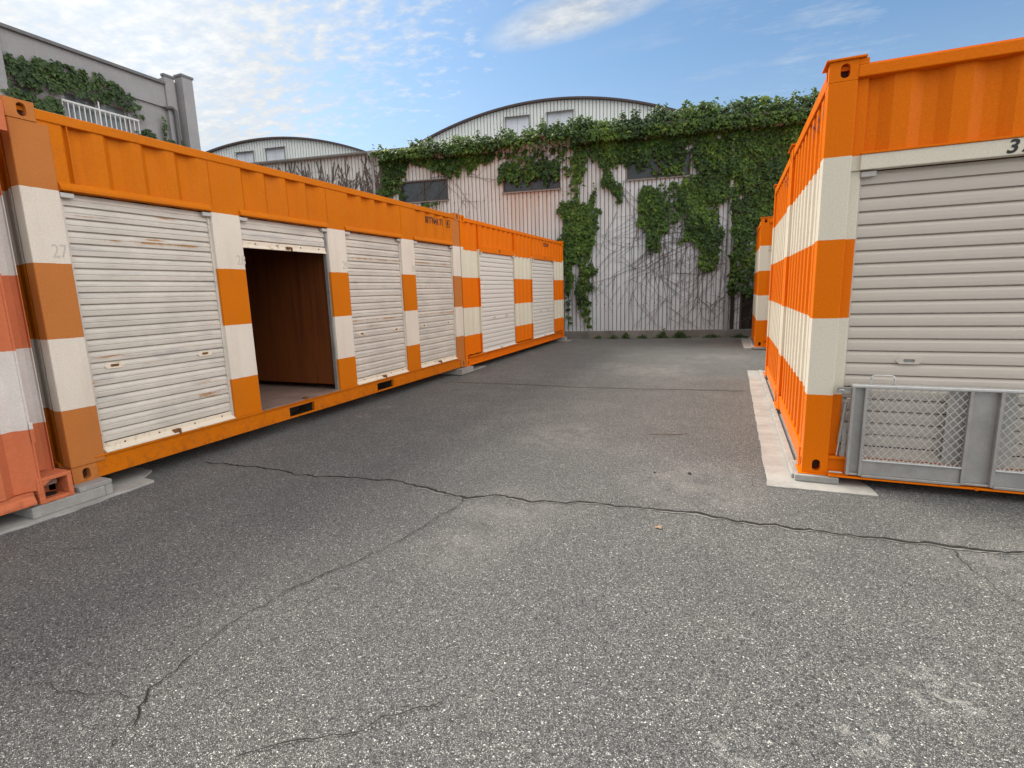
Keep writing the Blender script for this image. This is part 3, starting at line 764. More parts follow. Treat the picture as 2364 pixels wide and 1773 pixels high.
# ---------------------------------------------------------------- warehouse with ivy (local: x along the wall, -y out of it)
ANG = R(9.5); P0 = Vector((-4.46, 14.704, 0))
WM = Matrix.Translation(P0) @ Matrix.Rotation(ANG, 4, 'Z')
def warehouse():
    root = empty('warehouse', P0, ANG, 'low warehouse with stained white corrugated wall, ivy hanging over it and three dark windows', 'warehouse')
    EZ = 5.62
    holes = [(-4.86, -3.38, 4.11, 4.70), (-1.70, -.07, 4.19, 4.81), (1.735, 3.37, 4.28, 4.88)]
    holes.sort()
    dx0, dx1 = 4.74, 5.75
    m = MB(); p = .1145
    def rib(x0, x1, z0, z1):
        pts = []; n0 = math.floor(x0/p)
        k = n0
        raw = []
        while k*p < x1+p:
            b = k*p; raw += [(b, .030), (b+.006, .0), (b+.060, -.006), (b+p-.024, .0), (b+p-.017, .030)]; k += 1
        def at(q):
            for (a, ya), (b, yb) in zip(raw, raw[1:]):
                if a <= q <= b: return ya+(yb-ya)*(q-a)/(b-a) if b > a else ya
            return 0
        pr = [(x0, at(x0))]+[q for q in raw if x0+1e-4 < q[0] < x1-1e-4]+[(x1, at(x1))]
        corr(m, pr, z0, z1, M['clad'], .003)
    xs = -12.0
    for a, b, z0, z1 in holes:
        rib(xs, a, .215, EZ); rib(a, b, .215, z0); rib(a, b, z1, EZ); xs = b
    rib(xs, dx0, .215, EZ); rib(dx0, dx1, 1.21, EZ); rib(dx1, 14, .215, EZ)
    # rows of bolts
    for zz in (.97, 2.60, 4.02, 5.2):
        for k in range(-50, 60):
            x = k*2*p+.002
            if any(a-.02 < x < b+.02 and z0 < zz < z1 for a, b, z0, z1 in holes) or (dx0-.02 < x < dx1 and zz < 1.25): continue
            m.box(x-.011, x+.011, -.010, .012, zz-.011+random.uniform(-.004, .004), zz+.013, M['frame'])
    m.build('wall', root)
    b = MB(); b.box(-12, 14, .035, .16, 0, .214, M['kerb']); b.box(-12, 14, .10, .12, .214, 4.08, M['void']); b.build('wall_base', root)
    for a, c, z0, z1 in holes:
        f = MB(); t = .032
        f.box(a, c, -.03, .06, z1-t, z1, M['frame']); f.box(a-.02, c+.02, -.055, .06, z0, z0+t*.7, M['frame'])
        f.box(a, a+t, -.028, .06, z0+t*.7, z1-t, M['frame']); f.box(c-t, c, -.028, .06, z0+t*.7, z1-t, M['frame'])
        mid = (a+c)/2-.02
        f.box(mid-.016, mid+.016, -.02, .05, z0+t*.7, z1-t, M['frame'])
        w = f.build('window', root)
        g = MB(); g.box(a+t, mid-.016, .012, .018, z0+t*.7, z1-t, M['glass']); g.build('pane', w)
        g = MB(); g.box(mid+.016, c-t, .020, .026, z0+t*.7, z1-t, M['glass']); g.build('pane', w)
        s = MB(); s.box(a-.03, c+.03, -.07, -.031, z0-.03, z0-.002, M['gutter']); s.build('sill', w)
        h = MB(); h.box(a-.02, c+.02, -.05, -.031, z1+.002, z1+.022, M['gutter']); h.build('drip_edge', w)
    d = MB(); d.box(dx0+.05, dx1-.05, .06, .09, .215, 1.16, M['door']); d.build('door', root)
    d = MB(); d.box(dx0, dx0+.05, -.01, .06, .215, 1.21, M['frame']); d.box(dx1-.05, dx1, -.01, .06, .215, 1.21, M['frame']); d.box(dx0+.05, dx1-.05, -.01, .06, 1.16, 1.21, M['frame']); d.build('door_frame', root)
    r = MB(); r.add([(-12, -.10, EZ+.03), (14, -.10, EZ+.03), (14, 8, EZ+.5), (-12, 8, EZ+.5), (-12, -.10, EZ), (14, -.10, EZ), (14, 8, EZ+.47), (-12, 8, EZ+.47)],
                    [(0, 1, 2, 3), (7, 6, 5, 4), (0, 4, 5, 1), (1, 5, 6, 2), (2, 6, 7, 3), (3, 7, 4, 0)], M['roofsheet']); r.build('roof', root)
    g = MB(); n = 10; r0 = .06
    pr = [(-.125+r0*math.cos(math.pi+math.pi*i/n), EZ-.005+r0*math.sin(math.pi+math.pi*i/n)) for i in range(n+1)]
    pr += [(-.125+(r0-.008)*math.cos(2*math.pi-math.pi*i/n), EZ-.005+(r0-.008)*math.sin(2*math.pi-math.pi*i/n)) for i in range(n+1)]
    g.prism(pr, -12, 14, 'x', M['gutter']); g.build('gutter', root)
    q = MB(); q.box(-5.78, -5.62, -.19, -.06, 5.50, 5.63, M['pipe']); q.tube([(-5.70, -.12, 5.5), (-5.70, -.12, 5.40), (-5.70, -.06, 5.30), (-5.70, -.05, .2)], .042, M['pipe'], 10); q.build('drain_pipe', root)
    q = MB(); q.tube([(4.40, -.06, 5.55), (4.40, -.06, .19)], .047, M['pipe'], 12)
    for zz in (1.2, 2.6, 3.9): q.box(4.34, 4.46, -.115, .0, zz, zz+.03, M['gutter'])
    q.build('drain_pipe', root)
    e = MB(); e.box(4.50, 4.60, -.035, .0, .22, 2.4, M['door']); e.build('gap_strip', root)  # dark gap beside the pipe, its shade put in as a dark strip
    return root
warehouse()
k = MB(); k.box(-12, 14, -.10, .034, -.02, .213, M['kerb'])
ko = k.build('kerb', None, .012); ko.matrix_world = WM; tag(ko, kind='structure')

# ---------------------------------------------------------------- ivy
IVY = [(1,[(-5.59,5.67),(-4.69,5.73),(-4.13,5.73),(-3.03,5.76),(-1.89,5.79),(-0.8,5.84),(-0.09,5.9),(-0.09,5.49),(-0.8,5.52),(-1.35,5.39),(-1.84,5.24),(-2.3,5.08),(-2.69,4.9),(-3.08,4.84),(-3.62,4.92),(-3.85,5.06),(-4.08,5.12),(-4.32,5.24),(-4.57,5.15),(-4.7,4.99),(-4.67,4.77),(-4.88,4.68),(-4.75,4.3),(-4.72,4.16),(-5.48,4.46),(-5.37,4.82),(-5.33,5.36)]),(1,[(-0.12,5.91),(0.33,5.88),(0.95,5.9),(1.62,5.93),(2.31,5.94),(2.33,4.73),(2.03,4.66),(1.76,4.62),(1.49,4.8),(1.29,4.52),(1.29,4.33),(1.12,4.6),(0.95,4.88),(0.67,5.16),(0.6,4.74),(0.46,4.32),(0.25,4.3),(0.29,4.93),(0.43,5.19),(0.4,5.45),(0.19,5.53),(-0.13,5.5)]),(0.9,[(-1.7,5.03),(-1.25,4.99),(-1.19,4.85),(-0.82,4.89),(-0.07,4.91),(0.0,4.76),(-0.18,4.57),(-0.46,4.66),(-0.47,4.36),(-0.58,4.36),(-0.61,4.64),(-0.76,4.51),(-0.94,4.29),(-1.09,4.33),(-1.11,4.74),(-1.23,4.72),(-1.25,4.38),(-1.42,4.42),(-1.52,4.64),(-1.71,4.55),(-1.82,4.59),(-1.82,4.83)]),(0.22,[(-1.68,5.5),(-0.09,5.49),(0.33,5.39),(0.25,4.94),(-0.82,4.86),(-1.62,5.02)]),(0.8,[(0.04,4.75),(0.18,4.71),(0.21,4.44),(0.11,4.41),(0.02,4.56)]),(0.8,[(0.56,4.4),(0.7,4.37),(0.72,4.24),(0.63,4.19),(0.54,4.26)]),(0.9,[(1.05,4.38),(1.49,4.21),(1.6,3.97),(1.53,3.68),(1.44,3.98),(1.15,4.14)]),(1,[(-0.03,3.84),(0.28,3.73),(0.26,4.05),(0.4,4.26),(0.42,3.81),(0.65,3.78),(0.83,3.96),(0.88,3.78),(1.06,3.44),(0.92,3.29),(0.9,2.8),(0.78,2.35),(0.55,2.13),(0.78,2.03),(0.92,2.0),(0.78,1.7),(0.59,1.71),(0.78,1.47),(0.59,1.29),(0.37,1.29),(0.5,1.71),(0.48,2.04),(0.31,2.14),(0.23,1.72),(0.06,1.25),(0.02,1.73),(-0.02,2.66),(-0.21,2.81),(0.03,2.84),(-0.05,3.58)]),(0.3,[(0.17,4.28),(0.28,4.27),(0.3,3.64),(0.16,3.65)]),(0.3,[(0.81,4.27),(0.9,4.27),(0.92,3.6),(0.81,3.61)]),(0.28,[(0.06,1.3),(0.21,1.3),(0.17,0.34),(0.05,0.34)]),(0.4,[(0.41,1.34),(0.68,1.33),(0.75,0.76),(0.73,0.33),(0.54,0.57)]),(1.1,[(-0.58,5.84),(0.34,5.85),(1.46,5.96),(2.53,6.04),(3.57,6.06),(4.37,6.05),(5.15,6.03),(5.72,6.06),(6.28,6.08),(8.8,6.07),(8.9,2.7),(5.01,2.38),(4.72,2.48),(4.51,2.66),(4.45,3.55),(4.38,3.72),(4.06,3.58),(4.22,2.67),(4.11,2.11),(3.95,1.81),(3.74,1.87),(3.64,2.44),(3.33,2.59),(3.24,2.81),(3.35,3.45),(2.88,3.48),(3.26,3.8),(3.0,4.03),(2.7,4.05),(3.5,4.2),(3.5,4.86),(2.9,4.83),(2.56,4.74),(2.4,4.9),(1.95,4.87),(1.6,4.8),(1.24,4.93),(1.15,5.07),(0.88,5.13),(0.75,5.27),(0.34,5.31),(0.11,5.5),(-0.58,5.65)]),(0.95,[(2.09,4.09),(2.57,4.1),(2.79,3.83),(2.71,3.54),(2.84,3.14),(2.76,2.84),(2.59,2.71),(2.55,2.32),(2.46,2.36),(2.41,2.72),(2.32,2.99),(2.05,3.23),(2.18,3.44),(2.09,3.66)]),(0.9,[(1.06,4.43),(1.33,4.54),(1.42,4.18),(1.56,4.13),(1.6,3.82),(1.51,3.65),(1.42,4.01),(1.24,4.15)]),(0.4,[(2.3,2.68),(2.39,2.68),(2.38,2.05),(2.31,2.06)]),(0.3,[(4.51,2.66),(5.05,2.42),(5.12,1.11),(4.78,1.17),(4.53,1.13),(4.49,2.01)]),(0.7,[(4.4,2.28),(4.53,2.27),(4.57,1.09),(4.43,1.09)]),(0.35,[(3.32,4.68),(3.06,4.74),(2.13,4.48),(2.21,4.41),(2.3,4.46),(2.65,4.31),(3.16,4.4)]),(0.6,[(-4.39,4.13),(-3.67,4.1),(-3.35,4.07),(-4.0,3.98),(-4.24,4.02)]),(.8,[(-5.3,5.5),(-3,5.5),(0,5.5),(3,5.55),(7,5.6),(7,6.02),(4.4,6.0),(2,5.92),(0,5.86),(-3,5.74),(-5.3,5.66)]),(0.22,[(2.6,4.15),(3.3,4.1),(3.2,3.2),(2.75,3.0)])]
IVYB = [(1,[(8.34,7.69),(8.4,7.58),(8.51,7.68),(8.68,7.68),(8.79,7.58),(9.27,7.72),(9.88,7.83),(10.24,7.81),(10.32,7.72),(10.41,7.55),(10.59,7.46),(10.89,7.48),(11.27,7.5),(11.59,7.47),(11.47,7.38),(10.99,7.37),(10.89,7.36),(10.73,7.29),(10.73,7.14),(10.57,7.05),(10.36,7.05),(10.23,7.14),(9.95,7.12),(9.56,7.14),(9.54,7.19),(9.75,7.3),(10.15,7.36),(10.21,7.25),(10.13,7.42),(9.58,7.26),(9.4,7.07),(9.25,7.07),(8.98,7.16),(9.0,7.03),(8.82,7.02),(8.54,7.04),(8.4,6.99),(8.28,6.91),(8.25,6.99),(8.34,7.31),(8.34,7.52)]),(1,[(10.29,7.84),(10.53,7.87),(10.93,7.74),(11.38,7.52),(11.27,7.49),(10.78,7.62),(10.44,7.73)]),(1,[(10.89,7.33),(11.06,7.31),(11.38,7.17),(11.66,6.99),(11.47,7.02),(11.04,7.18)]),(1,[(8.14,6.74),(8.32,6.84),(8.69,6.78),(8.93,6.82),(9.22,6.84),(9.39,6.86),(9.43,6.43),(9.15,6.4),(8.83,6.45),(8.71,6.57),(8.37,6.6),(8.15,6.6)]),(1,[(11.37,6.55),(11.69,6.67),(12.01,6.49),(11.66,6.43),(11.33,6.43)]),(1,[(12.26,7.31),(12.31,6.95),(12.29,6.5),(12.17,6.47)]),(1,[(12.21,6.5),(12.56,6.61),(12.86,6.49),(12.3,6.45)])]
def inside(p, poly):
    x, y = p; c = False; j = len(poly)-1
    for i in range(len(poly)):
        xi, yi = poly[i]; xj, yj = poly[j]
        if (yi > y) != (yj > y) and x < (xj-xi)*(y-yi)/(yj-yi)+xi: c = not c
        j = i
    return c
LEAF = [(0, 0), (.20, .10), (.44, .02), (.52, -.26), (.27, -.42), (.22, -.62), (0, -.95), (-.22, -.62), (-.27, -.42), (-.52, -.26), (-.44, .02), (-.20, .10)]
def add_leaf(mb, c, up, nrm, size, fold=.18, tone=.45):
    rt = up.cross(nrm).normalized(); o = len(mb.v)
    mb.v.append(tuple(c+up*(-.32*size)+nrm*(.10*size)))
    for (a, b) in LEAF: mb.v.append(tuple(c+rt*a*size+up*b*size-nrm*(abs(a)*fold*size+max(0, -b-.4)*.35*size)))
    n = len(LEAF); val = min(1, max(0, random.gauss(tone, .22)))
    for i in range(n): mb.f.append((o, o+1+i, o+1+(i+1) % n)); mb.m.append(0); mb.attr.append(val)
def ivy_leaves(polys, dens, frame, size, thick, mat, top=None, seed=1):
    """leaves over polygons (u, z) of a wall; frame(u, d, z) -> world, d = distance out of the wall"""
    rnd = random.Random(seed); random.seed(seed)
    mb = MB(); mb.mi(mat); mb.attr = []
    o0 = frame(0, 0, 0); nrm0 = (frame(0, 1, 0)-o0).normalized(); right = (frame(1, 0, 0)-o0).normalized(); upv = Vector((0, 0, 1))
    for dn, poly in polys:
        xs = [p[0] for p in poly]; zs = [p[1] for p in poly]
        x0, x1, z0, z1 = min(xs), max(xs), min(zs), max(zs)
        N = int((x1-x0)*(z1-z0)*dens*dn)
        for _ in range(N):
            u, z = rnd.uniform(x0, x1), rnd.uniform(z0, z1)
            q = Vector((u*3.2, z*3.2, seed+.3)); q2 = Vector((u*9.1, z*9.1, seed+4.3))
            ju = u+rnd.gauss(0, .03)+.14*noise.noise(q)+.07*noise.noise(q2); jz = z+rnd.gauss(0, .03)+.14*noise.noise(q+Vector((7, 3, 1)))+.05*noise.noise(q2+Vector((7, 3, 1)))+.26*noise.noise(Vector((u*6.5, z*.8, seed+2.)))
            if not inside((ju, jz), poly): continue
            cl = noise.noise(Vector((u*2.1, z*2.1, seed*3.1))); cl2 = noise.noise(Vector((u*6.5, z*6.5, seed*7.7)))
            if cl2+.5*cl < -.46 and rnd.random() < .7: continue
            d = .03+max(0, .5+cl*.7+cl2*.35)*thick*rnd.random()**.6
            tilt = rnd.uniform(.05, .95)
            ang = rnd.gauss(0, .55)
            up = (upv*math.cos(ang)+right*math.sin(ang)).normalized()
            n_ = (nrm0*math.cos(tilt)+upv*math.sin(tilt)+right*rnd.gauss(0, .38)).normalized()
            zz = z
            if top and z > top-.32: d = rnd.uniform(.12, .36+.06*cl2)
            if top and z > top-.04:
                d = rnd.uniform(-.35, .31); zz = z+rnd.uniform(-.05, .03)+.05*cl2; d -= .6*max(0, z-top)*rnd.random()
                n_ = (upv*rnd.uniform(.3, 1)+nrm0*rnd.uniform(.1, 1)+right*rnd.gauss(0, .4)).normalized()
            up = (up-n_*up.dot(n_)).normalized()
            add_leaf(mb, frame(u, d, zz), up, n_, size*rnd.uniform(.5, 1.25)*(1+.25*cl), .18, .38+.5*noise.noise(Vector((u*1.3, z*1.3, seed+9.))))
    return mb
def wall_frame(u, d, z): return WM @ Vector((u, -d, z))
def stems(frame, walks, seed, mat):
    rnd = random.Random(seed); mb = MB()
    for (u, z, ang, length, r, br) in walks:
        stack = [(u, z, ang, length, r, br)]
        while stack:
            u_, z_, a_, l_, r_, b_ = stack.pop(); pts = []; t = 0; st = .09; a0 = a_
            while t < l_:
                pts.append(frame(u_, .022+.012*abs(noise.noise(Vector((u_*3, z_*3, 1.)))), z_))
                a_ = a0*.25+a_*.75+rnd.gauss(0, .11)
                u_ += math.sin(a_)*st; z_ -= math.cos(a_)*st; t += st
                if z_ < .24 or z_ > 5.6: break
                if b_ and rnd.random() < .10*b_ and t > .2: stack.append((u_, z_, a_+rnd.choice((-1, 1))*rnd.uniform(.4, 1.1), l_*rnd.uniform(.25, .6), r_*.62, b_-1))
            if len(pts) > 2: mb.tube(pts, [max(.0016, r_*(1-.6*i/len(pts))) for i in range(len(pts))], mat, 4)
    return mb
ivr = empty('ivy', P0, ANG, 'thick green ivy draping over the eave and down the corrugated warehouse wall', 'ivy')
def to_local(mb, M_):
    inv = M_.inverted(); mb.v = [tuple(inv @ Vector(p)) for p in mb.v]; return mb
to_local(ivy_leaves(IVY, 1150, wall_frame, .100, .18, M['leaf'], 5.62, 11), WM).build('foliage', ivr)
W_ = []
rs = random.Random(5)
for _ in range(95): W_.append((rs.uniform(-9.6, -5.2), rs.uniform(4.8, 5.58), rs.gauss(0, .22), rs.uniform(.8, 2.2), .014, 2))
for _ in range(7): W_.append((rs.uniform(-9.5, -6), rs.uniform(4.4, 5.3), rs.choice((-1, 1))*1.35, rs.uniform(1.5, 3), .011, 2))
for _ in range(14): W_.append((rs.uniform(-4.7, -2.3), rs.uniform(4.5, 5.1), rs.gauss(0, .6), rs.uniform(.6, 1.6), .007, 2))
for _ in range(18): W_.append((rs.uniform(-1.6, .5), rs.uniform(4.9, 5.5), rs.gauss(0, .8), rs.uniform(.4, 1.0), .008, 2))
for _ in range(26): W_.append((rs.uniform(2.3, 4.5), rs.uniform(2.6, 4.2), rs.gauss(0, .12), rs.uniform(1.2, 3.0), .009, 2))
for _ in range(10): W_.append((rs.uniform(2.8, 4.5), rs.uniform(1.8, 3.2), -1.25+rs.gauss(0, .25), rs.uniform(1.0, 2.6), .009, 2))
for _ in range(26): W_.append((rs.uniform(4.5, 6.4), rs.uniform(1.2, 3.0), rs.gauss(0, .35), rs.uniform(.8, 1.8), .012, 3))
for _ in range(8): W_.append((rs.uniform(.1, .8), rs.uniform(1.5, 2.6), rs.gauss(0, .08), rs.uniform(.8, 2.0), .008, 1))
for _ in range(10): W_.append((rs.uniform(1.2, 3.3), rs.uniform(3.4, 4.3), rs.gauss(0, .6), rs.uniform(.5, 1.6), .007, 2))
to_local(stems(wall_frame, W_, 21, M['stem']), WM).build('stems', ivr)

# weeds along the kerb
def weed(u, w, h, n, label, seed):
    mb = MB(); mb.mi(M['leafd']); mb.attr = []; rnd = random.Random(seed); random.seed(seed)
    for _ in range(n):
        a = rnd.uniform(0, 6.28); rr = abs(rnd.gauss(0, .5)); z = rnd.random()**1.3*h*(1-min(.8, rr*.7))
        c = Vector((math.cos(a)*rr*w, math.sin(a)*rr*.06-.05, z+.02))
        n_ = Vector((rnd.gauss(0, .5), -rnd.random(), rnd.random()+.3)).normalized(); up = Vector((rnd.gauss(0, .6), 0, 1)); up = (up-n_*up.dot(n_)).normalized()
        add_leaf(mb, c, up, n_, rnd.uniform(.035, .075))
    o = mb.build('weed'); o.matrix_world = WM @ Matrix.Translation((u, -.11, 0)); tag(o, label, 'weed', 'weeds along the kerb')
for i, (u, w, h, n, lb) in enumerate([(.98, .10, .10, 60, 'small round weed at the kerb, leftmost of the row'), (1.40, .12, .10, 70, 'low weed at the kerb, second from the left'),
        (1.75, .12, .17, 80, 'spiky weed at the kerb with a raised tip, third from the left'), (2.2, .16, .09, 80, 'flat strip of weed at the kerb under the middle of the wall'),
        (2.72, .16, .16, 110, 'dense weed at the kerb just left of the tallest one'), (2.78, .05, .34, 40, 'tall thin weed rising above the kerb'), (3.2, .24, .20, 190, 'largest dark weed clump at the kerb'),
        (4.05, .22, .10, 110, 'low wide weed at the kerb below the drain pipe'), (4.75, .22, .09, 90, 'low weed at the kerb beside the far right container')]):
    weed(u, w, h, n, lb, 40+i)

# ---------------------------------------------------------------- arched warehouses behind
D8 = WM @ Matrix.Translation((0, 8, 0))
def arched(cx, z0, label, wins):
    HW, kq = 6.85, .0357
    root = empty('arched_warehouse', D8 @ Vector((cx, 0, 0)), ANG, label, 'warehouse', 'arched warehouses behind the ivy wall')
    zf = lambda x: z0-kq*x*x
    m = MB(); p = .145; n = int(2*HW/p); pts = []
    for i in range(n):
        b = -HW+i*p; pts += [(b, .04), (b+.008, 0), (b+p-.03, 0), (b+p-.022, .04)]
    N = len(pts)
    m.add([(x, y, 0) for x, y in pts]+[(x, y, zf(x)-.05) for x, y in pts], [(i, i+1, N+i+1, N+i) for i in range(N-1)], M['gable'])
    m.build('gable_wall', root)
    r = MB(); K = 64; th = .075; ov = -.18; back = 40
    vs = []
    for i in range(K+1):
        x = -HW+2*HW*i/K
        vs += [(x, ov, zf(x)), (x, ov, zf(x)-th), (x, back, zf(x)), (x, back, zf(x)-th)]
    fs = []
    for i in range(K):
        a, b = 4*i, 4*i+4; fs += [(a, b, b+2, a+2), (a+1, a+3, b+3, b+1), (a, a+1, b+1, b), (a+2, b+2, b+3, a+3)]
    fs += [(0, 2, 3, 1), (4*K, 4*K+1, 4*K+3, 4*K+2)]
    r.add(vs, fs, M['trim']); r.build('roof', root)
    for (a, b, zl, zt) in wins:
        w = MB(); w.box(a-cx, b-cx, -.03, .01, zl, zt, M['board'])
        w.box((a+b)/2-cx-.012, (a+b)/2-cx+.012, -.036, -.03, zl, zt, M['bracket'])
        w.box(a-cx-.03, a-cx, -.045, .01, zl, zt, M['gutter']); w.box(b-cx, b-cx+.03, -.045, .01, zl, zt, M['gutter'])
        wo = w.build('window', root)
        h = MB(); L_ = b-a+.12; n_ = 10
        prof = [(-.02, zt+.06), (-.20, zt-.01), (-.20, zt-.025), (-.02, zt+.03)]
        h.prism(prof, a-cx-.06, b-cx+.06, 'x', M['trim']); h.build('window_hood', wo)
arched(-1.62, 9.22, 'large white corrugated gable with an arched dark roof edge rising behind the ivy', [(-3.43, -2.45, 7.6, 8.66), (-1.64, -.60, 7.6, 8.68)])
arched(-15.4, 8.93, 'smaller-looking distant arched white gable farther left, above the weathered container', [(-16.88, -15.98, 7.5, 8.39), (-15.23, -14.27, 7.5, 8.43)])

# ---------------------------------------------------------------- grey building on the left
def grey_building():
    X = -17.
    root = empty('concrete_building', (X, 0, 0), R(90), 'grey rendered two storey building with ivy, a balcony and a parapet', 'building')
    # local: x = world y, y = into the building, z up
    m = MB(); wl = M['render']
    wins = [(7.4, 8.92, 6.0, 7.05), (9.57, 11.23, 5.6, 7.19)]
    xs = 2.
    for a, b, z0, z1 in wins:
        m.box(xs, a, 0, .25, 0, 8.2, wl); m.box(a, b, 0, .25, 0, z0, wl); m.box(a, b, 0, .25, z1, 8.2, wl); xs = b
    m.box(xs, 12.46, 0, .25, 0, 8.2, wl); m.box(2, 12.9, .25, .6, 0, 5.5, wl)
    m.build('wall', root)
    b = MB(); b.box(2, 12.46, -.07, -.0005, 7.52, 8.2, wl); b.build('parapet_band', root)
    c = MB(); c.box(2, 12.46, -.16, .4, 8.2, 8.29, M['coping']); c.build('coping', root, .01)
    s = MB(); s.box(12.46, 13.25, .0, 9., 0, 8.42, wl); s.box(2, 12.45, 6, 9, 0, 7.8, wl); s.build('side_wall', root)
    for x0, x1, y0, z1 in ((12.461, 12.78, -.12, 8.46), (12.90, 13.27, -.34, 8.56), (7.9, 8.27, -.16, 8.9)):
        p = MB(); p.box(x0, x1, y0, -.0005 if x0 < 12 else -.001, 0, z1, wl); p.box(x0-.03, x1+.03, y0-.03, .0, z1, z1+.07, M['coping']); p.build('pilaster', root)
    for a, b_, z0, z1 in wins:
        f = MB(); t = .05
        f.box(a, b_, .07, .13, z1-t, z1, M['pale_frame']); f.box(a, b_, .07, .13, z0, z0+t, M['pale_frame'])
        f.box(a, a+t, .07, .13, z0+t, z1-t, M['pale_frame']); f.box(b_-t, b_, .07, .13, z0+t, z1-t, M['pale_frame']); mid = (a+b_)/2
        f.box(mid-.03, mid+.03, .06, .12, z0+t, z1-t, M['pale_frame'])
        w = f.build('window', root)
        g = MB(); g.box(a+t, mid-.03, .095, .10, z0+t, z1-t, M['glass2']); g.build('pane', w)
        g = MB(); g.box(mid+.03, b_-t, .105, .11, z0+t, z1-t, M['glass2']); g.build('pane', w)
    sl = MB(); sl.box(9.3, 11.6, -1.0, .0, 5.5, 5.65, wl); sl.build('balcony_slab', root)
    r = MB(); rl = M['rail']; yo = -.10
    r.tube([(9.44, yo, 6.86), (11.46, yo, 6.86)], .035, rl, 8); r.tube([(9.44, yo, 5.72), (11.46, yo, 5.72)], .02, rl, 6)
    n = 15
    for i in range(n+1):
        x = 9.45+2.0*i/n; r.tube([(x, yo, 5.65), (x, yo, 6.85)], .016, rl, 6)
    r.tube([(10.36, yo-.02, 5.65), (10.36, yo-.02, 7.10)], .02, rl, 6)
    r.build('balcony_railing', root)
    d = MB(); dp = M['darkpipe']
    d.tube([(12.38, -.10, 7.50), (12.55, -.20, 7.52), (12.62, -.20, 7.46), (12.63, -.20, 7.30), (12.63, -.20, .1)], .055, dp, 8); d.build('drain_pipe', root)
grey_building()
def bl_frame(u, d, z): return Vector((-17+d, u, z))
IM = Matrix.Translation((-17, 0, 0))
ivb = empty('ivy', (-17, 0, 0), 0, 'dark ivy straggling across the windows of the grey building', 'ivy')
to_local(ivy_leaves(IVYB, 620, lambda u, d, z: bl_frame(u, d+.07, z), .13, .11, M['leafd'], None, 31), IM).build('foliage', ivb)

# ---------------------------------------------------------------- small litter on the asphalt
t = MB(); t.tube([(-.68, 5.0, .006), (-.55, 5.03, .012), (-.42, 5.06, .007), (-.33, 5.12, .012)], [.002, .0035, .003, .002], M['wood'], 6)
tag(t.build('twig', None, smooth=True), 'thin brown twig lying on the asphalt', 'twig')
lf = MB(); lf.mi(M['dryleaf']); lf.attr = []
add_leaf(lf, Vector((-.33, 2.99, .012)), Vector((.9, .2, 0)).normalized(), Vector((0, .0, 1)), .045); lf.attr = None
tag(lf.build('fallen_leaf'), 'dry orange leaf lying below the long crack', 'leaf')
for i, (x, y, r, lb) in enumerate([(-.24, 3.99, .014, 'largest dark pebble on the asphalt near the right strip'), (-.49, 3.94, .009, 'small dark pebble left of the largest one')]):
    bm = bmesh.new(); bmesh.ops.create_icosphere(bm, subdivisions=2, radius=r)
    for v in bm.verts: v.co *= 1+.25*noise.noise(v.co*90+Vector((i, 0, 0))); v.co.z *= .6
    me = bpy.data.meshes.new('pebble'); bm.to_mesh(me); bm.free(); me.materials.append(M['stone'])
    o = bpy.data.objects.new('pebble', me); COL.objects.link(o); o.location = (x, y, r*.5); tag(o, lb, 'pebble', 'pebbles on the asphalt')

# ---------------------------------------------------------------- sky, sun, camera
SUN_EL = R(46); sv = Vector((-.95, .30, 0)).normalized()*math.cos(SUN_EL)+Vector((0, 0, math.sin(SUN_EL)))
w = bpy.data.worlds.new('World'); scene.world = w; w.use_nodes = True
nt = w.node_tree; nt.nodes.clear()
class WN(NT):
    def __init__(s): s.t = nt; s.tc = s.n('ShaderNodeTexCoord')
k = WN()
out = k.n('ShaderNodeOutputWorld'); bg = k.n('ShaderNodeBackground'); k.l(bg.outputs[0], out.inputs[0])
sky = k.n('ShaderNodeTexSky'); sky.sky_type = 'NISHITA'; sky.sun_disc = False; sky.sun_elevation = SUN_EL; sky.sun_rotation = math.atan2(sv.x, sv.y)
sky.air_density = 1.0; sky.dust_density = 1.2; sky.ozone_density = 1.0
dirv = k.tc.outputs['Generated']; dx, dy, dz = k.sep(dirv)
den = k.math('MAXIMUM', k.math('ADD', dz, .1), .05)
px = k.math('DIVIDE', dx, den); py = k.math('DIVIDE', dy, den)
cv = k.n('ShaderNodeCombineXYZ'); k.l(px, cv.inputs[0]); k.l(py, cv.inputs[1]); pv = cv.outputs[0]
n1 = k.noise(1.3, 7, .62, pv); n2 = k.noise(13, 5, .6, pv, stretch=(1, 1.35, 1)); n3 = k.noise(2.2, 7, .68, pv, stretch=(1.2, 3.2, 1))
# main bank of altocumulus to the left (towards the sun) and overhead
f = k.math('ADD', px, k.math('ADD', k.math('MULTIPLY', k.math('SUBTRACT', py, 1.41), 1.2), .86))
bank = k.rng(k.math('ADD', k.math('MULTIPLY', f, -1.), k.math('ADD', k.math('MULTIPLY', k.math('SUBTRACT', n1, .5), 1.6), k.math('MULTIPLY', k.math('SUBTRACT', n2, .5), 2.3))), -.22, .66)
lo = k.rng(py, 2.6, 4.5, 1., .25)
bank = k.math('MULTIPLY', bank, lo)
